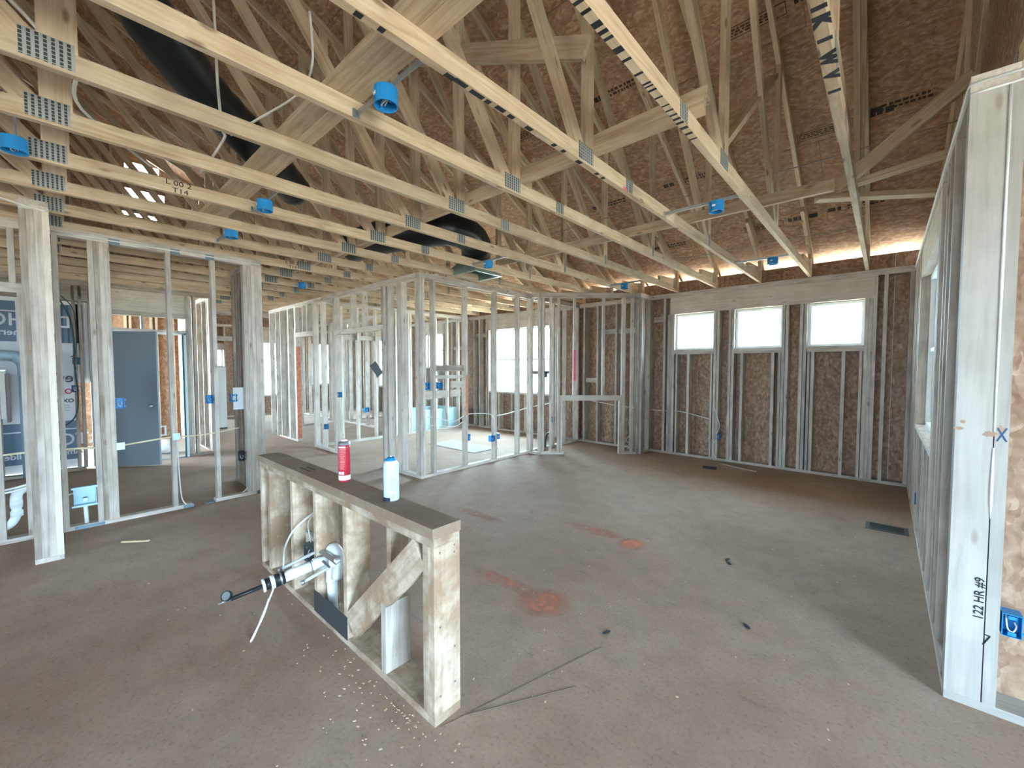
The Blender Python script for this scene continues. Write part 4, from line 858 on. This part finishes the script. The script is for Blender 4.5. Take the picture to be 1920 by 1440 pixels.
# ------------------------------------------------------------------ grey door
dn = tag(empty('door_1', (-8.72, .45, 0)), 'grey flush door standing open in the left background', 'door', None, 'structure')
h0 = Vector((-8.72, .44, 0)); h1 = Vector((-8.23, 1.08, 0)); dd = (h1-h0).normalized(); nn = Vector((dd.y, -dd.x, 0))
leaf = board('door_leaf', h0+Vector((0, 0, 1.03)), h1+Vector((0, 0, 1.03)), 2.03, .042, GDOOR, dn)
kp = h0+dd*.73
for sg in (1, -1):
    o = mobj('door_knob', lathebm([(.03, 0), (.03, .006), (.012, .01), (.012, .03), (.026, .04), (.028, .055), (.018, .066), (.004, .068)], 16), STEEL, leaf, True)
    z_ = nn*sg; o.matrix_basis = frame(dd, z_.cross(dd), kp+nn*sg*.021+Vector((0, 0, .92)))
blk('door_jamb', dn, -8.82, -8.67, 1.48, 1.515, 0, 2.07, VINYL); blk('door_jamb', dn, -8.82, -8.67, .42, 1.515, 2.04, 2.07, VINYL); blk('door_jamb', dn, -8.82, -8.74, .405, .435, 0, 2.04, VINYL)
blk('weather_strip', dn, -8.665, -8.655, 1.455, 1.48, 0, 2.04, plain('green_tape', (.01, .12, .12), .5)); blk('threshold', dn, -8.82, -8.67, .44, 1.48, .001, .02, STEEL)
portal(-8.84, .96, 1.02, 1.02, 2.0, math.radians(-90))
# ------------------------------------------------------------------ house wrap on the exterior wall, printed outside and read from within
hw_ = thing('house_wrap', (-8.82, -1.5, 0), 'white house wrap with blue printed bands behind the left studs', 'house wrap')
def wrapq(name, y0, y1, z0, z1, mat, dx=0, lean=0):
    bm = bmesh.new(); n = 8; vs = []
    for k in range(n+1):
        y = y0+(y1-y0)*k/n; b_ = .006*math.sin(k*2.1); vs.append([bm.verts.new((-8.85+dx+b_, y+(lean*(z1-z)/(z1-z0) if k == 0 else 0), z)) for z in (z0, z1)])
    for a, b in zip(vs, vs[1:]): bm.faces.new((a[0], a[1], b[1], b[0]))
    return mobj(name, bm, mat, hw_)
wrapq('wrap_sheet', -3.9, .245, .04, 2.50, WRAP)
wrapq('printed_band', -3.9, -.12, 1.86, 2.41, WRAPB, .006); wrapq('printed_band', .10, .245, 1.86, 2.41, WRAPB, .006, -.07); wrapq('printed_band', -3.9, .245, .16, .73, WRAPB, .006)
wrapq('wrap_flap', .245, .44, 1.28, 2.50, WRAP); wrapq('wrap_flap', .262, .33, 1.86, 2.43, WRAPD, .009)
def wt(s_, size, y, z, mat=WRAP, sx=1): return text(s_, size, frame((0, -1, 0), (0, 0, 1), (-8.829, y, z)), mat, hw_, 'printed_text', bold=.003, sx=sx)
for z in (2.15, .45):
    wt('D·R·HORTON', .24, -.50 if z > 1 else .07+.66, z, sx=.95) if z > 1 else wt('D·R·HORTON', .24, .55, z, sx=.95)
    for yc in ((-1.9,) if z > 1 else (-1.2, -2.9)): wt('D·R·HORTON', .24, yc, z, sx=.95)
wt("America's Builder", .12, -.59, 1.985); wt("America's Builder", .12, -1.9, 1.985); wt("America's Builder", .11, -.12, .275); wt("America's Builder", .11, -1.3, .275)
wt('eG', .19, .10, 1.35, WRAPG); wt('OX', .10, .12, 1.155, WRAPR); wt('OXO', .075, .12, 1.02, WRAPG)
for z in (2.265, .60): wrapq('printed_line', -3.9, .245 if z < 1 else -.12, z, z+.018, WRAP, .010)
for k in range(3): wrapq('printed_line', -.02, .16, .88+.035*k, .885+.035*k, WRAPG, .008)
# sunlit porch framing beyond the door
WS = Wall('wall_porch', 'sunlit framing outside beyond the grey door', 'y', -11.0, -10.91, TRUSSW)
WS.base((-.6, 1.8)); WS.stud(-.5, -.1, .3, .62, .70, .98, 1.05, 1.36, 1.44, 1.7); WS.top(-.6, 1.8); WS.sheath(-.6, 1.8, 0, 2.7, -11.03, -11.02, mat=DECK)
ps = blk('floor_porch', None, -13.0, -8.86, -5.9, 1.84, .0005, .004, plain('pale_porch_concrete', (.48, .44, .38), .9)); tag(ps, 'pale sunlit porch slab outside the grey door', 'floor', None, 'structure')
for k, (y, z, r_) in enumerate(((1.30, .16, .17), (.92, .13, .14))):
    bm = bmesh.new(); bmesh.ops.create_icosphere(bm, subdivisions=3, radius=r_)
    for v in bm.verts: v.co.z *= .75; v.co += v.co.normalized()*random.uniform(-.012, .012)
    o = mobj('trash_bag', bm, WHITE if k == 0 else plain('red_brown_sack', (.20, .06, .04), .6), None, True, (-9.25, y, z-.03)); tag(o, ['white trash bag lying outside the doorway', 'reddish sack lying outside the doorway'][k], 'bag')
# ------------------------------------------------------------------ utility things at the far left
vp = thing('vent_pipe', (-8.45, -.24, 0), 'grey vent pipe with a bend at the far left', 'pipe')
mobj('pipe', tubebm([(-8.45, -.235, .05), (-8.45, -.235, 1.44)], .062, 16), GPVC, vp, True)
mobj('elbow', tubebm(smoothpts([(-8.45, -.235, 1.40), (-8.45, -.24, 1.54), (-8.45, -.30, 1.635), (-8.45, -.40, 1.665), (-8.45, -.9, 1.67)], 5), .066, 16), GPVC, vp, True)
hx = thing('heater_cabinet', (-7.0, -.50, .96), 'beige metal cabinet at the left edge of the picture', 'cabinet')
blk('cabinet_body', hx, -7.15, -6.95, -.75, -.335, .96, 1.47, plain('beige_metal', (.42, .38, .33), .5)); blk('shaded_side_strip', hx, -7.15, -6.955, -.333, -.31, .92, 1.44, plain('cabinet_shade_brown', (.10, .06, .06), .5)); blk('lid', hx, -7.16, -6.94, -.76, -.33, 1.47, 1.482, GALV)  # dark strip paints the shade on the cabinet's right side
for z in (.75,): blk('cabinet_leg', hx, -7.10, -7.0, -.55, -.47, .0, .96, PINE)
pv = thing('waste_pipe', (-5.60, -.30, .05), 'white waste pipe elbow low at the left edge', 'pipe')
mobj('pipe', tubebm(smoothpts([(-5.70, -.75, .06), (-5.70, -.45, .08), (-5.70, -.31, .11), (-5.70, -.255, .18), (-5.70, -.245, .28)], 5), .032, 14), PVC, pv, True)
mobj('elbow', tubebm(smoothpts([(-5.70, -.245, .27), (-5.70, -.247, .34), (-5.72, -.235, .395), (-5.78, -.20, .41), (-6.0, -.12, .42)], 5), .037, 14), PVC, pv, True)
for z in (.19, .285): mobj('collar', tubebm([(-5.70, -.246, z), (-5.70, -.246, z+.05)], .039, 14), PVC, pv, True)
cable('pair of pale cables at the lower left edge', [(-5.58, -.9, .40), (-5.58, -.33, .455), (-5.58, -.18, .48), (-5.6, .0, .50)], .010)
cable('second pale cable at the lower left edge', [(-5.58, -.9, .37), (-5.58, -.33, .43), (-5.58, -.18, .455), (-5.6, .0, .48)], .010, k=4)
cable('cream cable crossing the opening at the left edge', [(-5.58, -.9, .74), (-5.58, -.33, .76), (-5.58, -.2, .765), (-5.6, .02, .76), (-5.6, .26, .74)], .010, YCABLE)
wb = thing('washer_box', (-5.60, .17, .2), 'pale blue plastic washer outlet box low between the left studs', 'outlet box')
o = mobj('box_shell', shellbm(.15, .09, .17, .004), plain('pale_blue_plastic', (.45, .64, .70), .4), wb); o.matrix_basis = Matrix.Translation((-5.56, .175, .295)) @ Matrix.Rotation(math.radians(90), 4, 'Z')
for z_ in (.375, .205): blk('flange', wb, -5.56, -5.552, .085, .265, z_, z_+.017, bpy.data.materials['pale_blue_plastic'])
mobj('drain_stub', tubebm([(-5.585, .175, .21), (-5.585, .18, .04)], .016, 10), PVC, wb, True); mobj('valve', bxbm(bmesh.new(), -5.59, -5.565, .16, .19, .25, .28), STEEL, wb)
mobj('mounting_bar', tubebm([(-5.56, .04, .33), (-5.56, .10, .345)], .006, 6), PVC, wb, True)
wc = blk('white_card', None, -5.70, -5.695, 1.42, 1.60, 1.01, 1.27, CANW); tag(wc, 'white card pinned among the studs of the stud pack', 'card')
ws = thing('white_slab', (-12.0, 2.6, 0), 'tall white door slab leaning in the far hall', 'slab'); blk('slab', ws, -12.03, -11.98, 2.40, 2.85, .03, 1.50, WHITE); blk('kick_strip', ws, -12.02, -11.975, 2.40, 2.85, 0, .03, BLACK)
# ------------------------------------------------------------------ bathtub, black panel
tb = thing('bathtub', (-8.4, 6.1, 0), 'bathtub in pale teal film behind the inner studs', 'bathtub')
bm = bmesh.new(); X0, X1, Y0, Y1, ZT = -8.80, -8.02, 5.30, 6.90, .49
def ringv(x0, x1, y0, y1, z): return [bm.verts.new(p) for p in ((x0, y0, z), (x1, y0, z), (x1, y1, z), (x0, y1, z))]
rg = [ringv(X0+.03, X1-.03, Y0+.03, Y1-.03, 0), ringv(X0+.02, X1-.02, Y0+.02, Y1-.02, ZT-.05), ringv(X0, X1, Y0, Y1, ZT-.045), ringv(X0, X1, Y0, Y1, ZT), ringv(X0+.07, X1-.07, Y0+.09, Y1-.09, ZT), ringv(X0+.14, X1-.14, Y0+.2, Y1-.2, .10)]
for a, b in zip(rg, rg[1:]):
    for k in range(4): bm.faces.new((a[k], a[(k+1) % 4], b[(k+1) % 4], b[k]))
bm.faces.new(rg[-1]); bm.faces.new(rg[0][::-1]); mobj('tub_shell', bm, TUBM, tb)
blk('apron_panel', tb, X1-.025, X1-.012, Y0+.12, Y1-.12, .08, .40, TUBM); mobj('drain', lathebm([(.03, .101), (.03, .104)], 12), STEEL, tb).matrix_basis = Matrix.Translation((-8.4, 5.6, 0))
bp_ = board('black_panel', (-7.89, 4.45, 1.58), (-7.89, 4.63, 1.34), .16, .012, plain('black_plastic_panel', (.012, .012, .014), .35), None, up=(0, .6, .9)); tag(bp_, 'black plastic panel hung askew on the inner studs', 'panel')
fb = blk('flat_sheet', None, -6.6, -5.3, 4.9, 5.5, .001, .012, plain('dusty_board', (.34, .30, .26), .9)); tag(fb, 'pale sheet of board lying on the bathroom floor', 'sheet')
# ------------------------------------------------------------------ things and marks on the floor
def decal(pts, label, mat, name='paint_mark', z=.0012, cat='paint mark', group='orange paint marks'):
    cx_ = sum(p[0] for p in pts)/len(pts); cy_ = sum(p[1] for p in pts)/len(pts); pts = [(cx_+(p[0]-cx_)*1.25, cy_+(p[1]-cy_)*1.25) for p in pts]
    bm = bmesh.new(); lo = [bm.verts.new((x, y, .0002)) for x, y in pts]; hi = [bm.verts.new((x, y, z)) for x, y in pts]; bm.faces.new(hi)
    for k in range(len(pts)): bm.faces.new((lo[k], lo[(k+1) % len(pts)], hi[(k+1) % len(pts)], hi[k]))
    return tag(mobj(name, bm, mat), label, cat, group)
def spray(name, col, dens):
    m, nt, b = newmat(name); L = nt.links.new; tc = N(nt, 'ShaderNodeTexCoord'); n = N(nt, 'ShaderNodeTexNoise'); n.inputs['Scale'].default_value = 14; n.inputs['Detail'].default_value = 8; n.inputs['Roughness'].default_value = .75
    L(tc.outputs['Object'], n.inputs['Vector']); r = ramp(nt, [(.50-dens*.3, (0, 0, 0)), (.86-dens*.3, (.8, .8, .8))]); L(n.outputs['Fac'], r.inputs['Fac'])
    mp = N(nt, 'ShaderNodeMapping'); mp.inputs['Location'].default_value = (-1, -1, 0); mp.inputs['Scale'].default_value = (2, 2, 0); L(tc.outputs['Generated'], mp.inputs['Vector'])
    ln = N(nt, 'ShaderNodeVectorMath', operation='LENGTH'); L(mp.outputs[0], ln.inputs[0]); rf = ramp(nt, [(.45, (1, 1, 1)), (.98, (0, 0, 0))]); L(ln.outputs['Value'], rf.inputs['Fac'])
    mu = N(nt, 'ShaderNodeMath', operation='MULTIPLY'); L(r.outputs[0], mu.inputs[0]); L(rf.outputs[0], mu.inputs[1]); L(mu.outputs[0], b.inputs['Alpha'])
    b.inputs['Base Color'].default_value = (*col, 1); b.inputs['Roughness'].default_value = .85; return m
SP1 = spray('sprayed_orange', (.60, .19, .10), 1.0); SP2 = spray('faint_sprayed_orange', (.52, .20, .12), .62)
decal([(-1.66, 3.22), (-1.60, 3.16), (-1.50, 3.17), (-1.46, 3.24), (-1.47, 3.36), (-1.55, 3.40), (-1.63, 3.37), (-1.68, 3.29)], 'bright orange square of spray paint on the floor', SP1)
decal([(-2.24, 3.24), (-1.72, 3.26), (-1.66, 3.36), (-1.80, 3.42), (-2.22, 3.34)], 'faint orange streak beside the orange square', SP2)
decal([(-1.75, 1.98), (-1.6, 1.92), (-1.44, 2.02), (-1.44, 2.18), (-1.56, 2.24), (-1.74, 2.14)], 'orange paint patch at the tip of the streak behind the island wall', SP1 if False else spray('mid_sprayed_orange', (.58, .19, .10), .85))
decal([(-2.24, 2.02), (-1.74, 2.06), (-1.72, 2.18), (-2.20, 2.12)], 'faint orange streak running towards the orange patch', SP2)
decal([(-3.4, 2.82), (-2.76, 2.84), (-2.74, 2.95), (-3.35, 2.95)], 'faint orange streak behind the blue spray can', SP2)
fg = thing('floor_register', (.07, 5.22, 0), 'dark metal floor register lying by the right wall', 'register')
blk('plate', fg, -.10, .20, 5.08, 5.30, .001, .006, plain('dark_register_metal', (.05, .05, .05), .5, .5))
for k in range(6): blk('slat', fg, -.07, .17, 5.115+.03*k-.008, 5.115+.03*k+.008, .006, .010, BLACK)
o = tag(mobj('dark_scrap', bxbm(bmesh.new(), -.09, .09, -.03, .03, 0, .03), CONC, None, False, (-1.90, 6.50, 0)), 'small black block lying on the floor below the windows', 'scrap'); o.rotation_euler.z = .2
o = board('wood_strip', (-1.86, 6.95, .008), (-1.35, 6.75, .008), .05, .014, OLDW, None, up=(0, 1, 0)); tag(o, 'dark wood strip lying below the windows', 'wood scrap')
o = board('wood_strip', (-4.86, .36, .006), (-4.72, .52, .006), .02, .01, CHIP, None, up=(0, 1, 0)); tag(o, 'pale wood splinter on the floor near the left post', 'wood scrap')
for k, (x, y, lb) in enumerate(((-.88, 3.51, 'dark crumb of dirt near the orange square'), (-1.14, 2.07, 'dark dirt crumb behind the island wall'), (-.56, 2.67, 'dark dirt crumb towards the right post'), (-.85, 3.45, 'second dark crumb near the orange square'))):
    bm = bmesh.new(); bmesh.ops.create_icosphere(bm, subdivisions=2, radius=.015)
    for v in bm.verts: v.co = Vector((v.co.x*1.8, v.co.y*.8, v.co.z*.4))*random.uniform(.85, 1.15)
    o = mobj('dirt_clod', bm, CONC, None, False, (x, y, .006)); o.rotation_euler.z = random.uniform(0, 3); tag(o, lb, 'dirt', 'dirt crumbs')
# sawdust chips: far too many to count
bm = bmesh.new()
for k in range(300):
    if k < 60: x, y = random.gauss(-1.75, .28), random.gauss(.93, .07)
    elif k < 100: x, y = random.gauss(-1.55, .1), random.gauss(1.06, .05)
    elif k < 120: x, y = random.gauss(-1.35, .15), random.gauss(.75, .2)
    else: x, y = random.uniform(-4.3, .15), random.uniform(.3, 5.5)
    if KX0-.02 < x < KX1+.02 and KY0-.02 < y < KY1+.02: y = KY0-.05
    a = random.uniform(0, 6.28); l_ = random.uniform(.002, .0065); w_ = l_*.5; c, s_ = math.cos(a), math.sin(a)
    vs = [bm.verts.new((x+c*u-s_*v, y+s_*u+c*v, zz)) for zz in (0, .002) for u, v in ((-l_, -w_), (l_, -w_), (l_, w_), (-l_, w_))]
    for f in ((0, 3, 2, 1), (4, 5, 6, 7), (0, 1, 5, 4), (1, 2, 6, 5), (2, 3, 7, 6), (3, 0, 4, 7)): bm.faces.new([vs[i] for i in f])
tag(mobj('sawdust', bm, CHIP), 'pale sawdust chips scattered over the floor', 'sawdust', None, 'stuff')
# thin chalk / scribe lines
for k, (p0, p1, lb) in enumerate((((-1.33, 1.14), (-1.05, 1.62), 'dark scribed line on the floor at the island wall end'), ((-1.35, 1.05), (-1.10, 1.95), 'longer dark scribed line beside the island wall end'))):
    o = board('floor_line', (*p0, .0012), (*p1, .0012), .003, .0016, plain('dark_line', (.15, .115, .09), .9) if k == 0 else bpy.data.materials['dark_line'], None, up=(0, 1, 0)); tag(o, lb, 'line')
# ------------------------------------------------------------------ covered patio outside the right window
PW = Wall('wall_patio', 'end wall of the covered patio in white and teal wrap beyond the right window', 'x', 9.0, 9.09)
PW.stud(.5, 1.1, 1.7, 2.3); PW.sheath(.42, 2.5, 0, 3.3, 8.985, 8.997, mat=WRAP, step=3)
PW.b('printed_band', .42, 2.5, 2.02, 2.9, 8.980, 8.984, plain('teal_wrap_print', (.02, .19, .30), .5)); PW.b('printed_band', .42, 2.5, 0, .62, 8.980, 8.984, plain('grey_wrap_base', (.34, .40, .42), .6))
NT = plain('dark_teal_print', (.02, .08, .11), .6)
for x_, ch, z_, sz, mt in ((.40, 'A', 1.25, .24, NT), (.525, 'I', 1.25, .24, NT), (.475, 'm', .885, .12, NT), (.56, 'D', 2.5, .30, WRAP)):
    text(ch, sz, frame((1, 0, 0), (0, 0, 1), (x_, 8.978, z_)), mt, PW.o, 'printed_text', bold=.008)
PV = Wall('wall_patio_shade', 'added side wall that dims the covered patio', 'y', 2.5, 2.59); PV.sheath(2.86, 9.1, -.1, 3.2, 2.5, 2.51, [(7.3, 8.3, .1, 2.2)], mat=WRAP, step=2.44)  # unseen wall added to dim the patio behind the right window
blk('patio_roof_panel', roof, .42, 2.7, 2.86, 9.2, 3.22, 3.24, DECK); pf = blk('floor_patio', None, .43, 2.5, 2.92, 9.0, -.05, -.02, plain('patio_concrete', (.45, .43, .40), .9)); tag(pf, 'concrete patio slab outside the right window', 'floor', None, 'structure')
portal(2.56, 7.8, 1.15, 1.0, 2.1, math.radians(90))
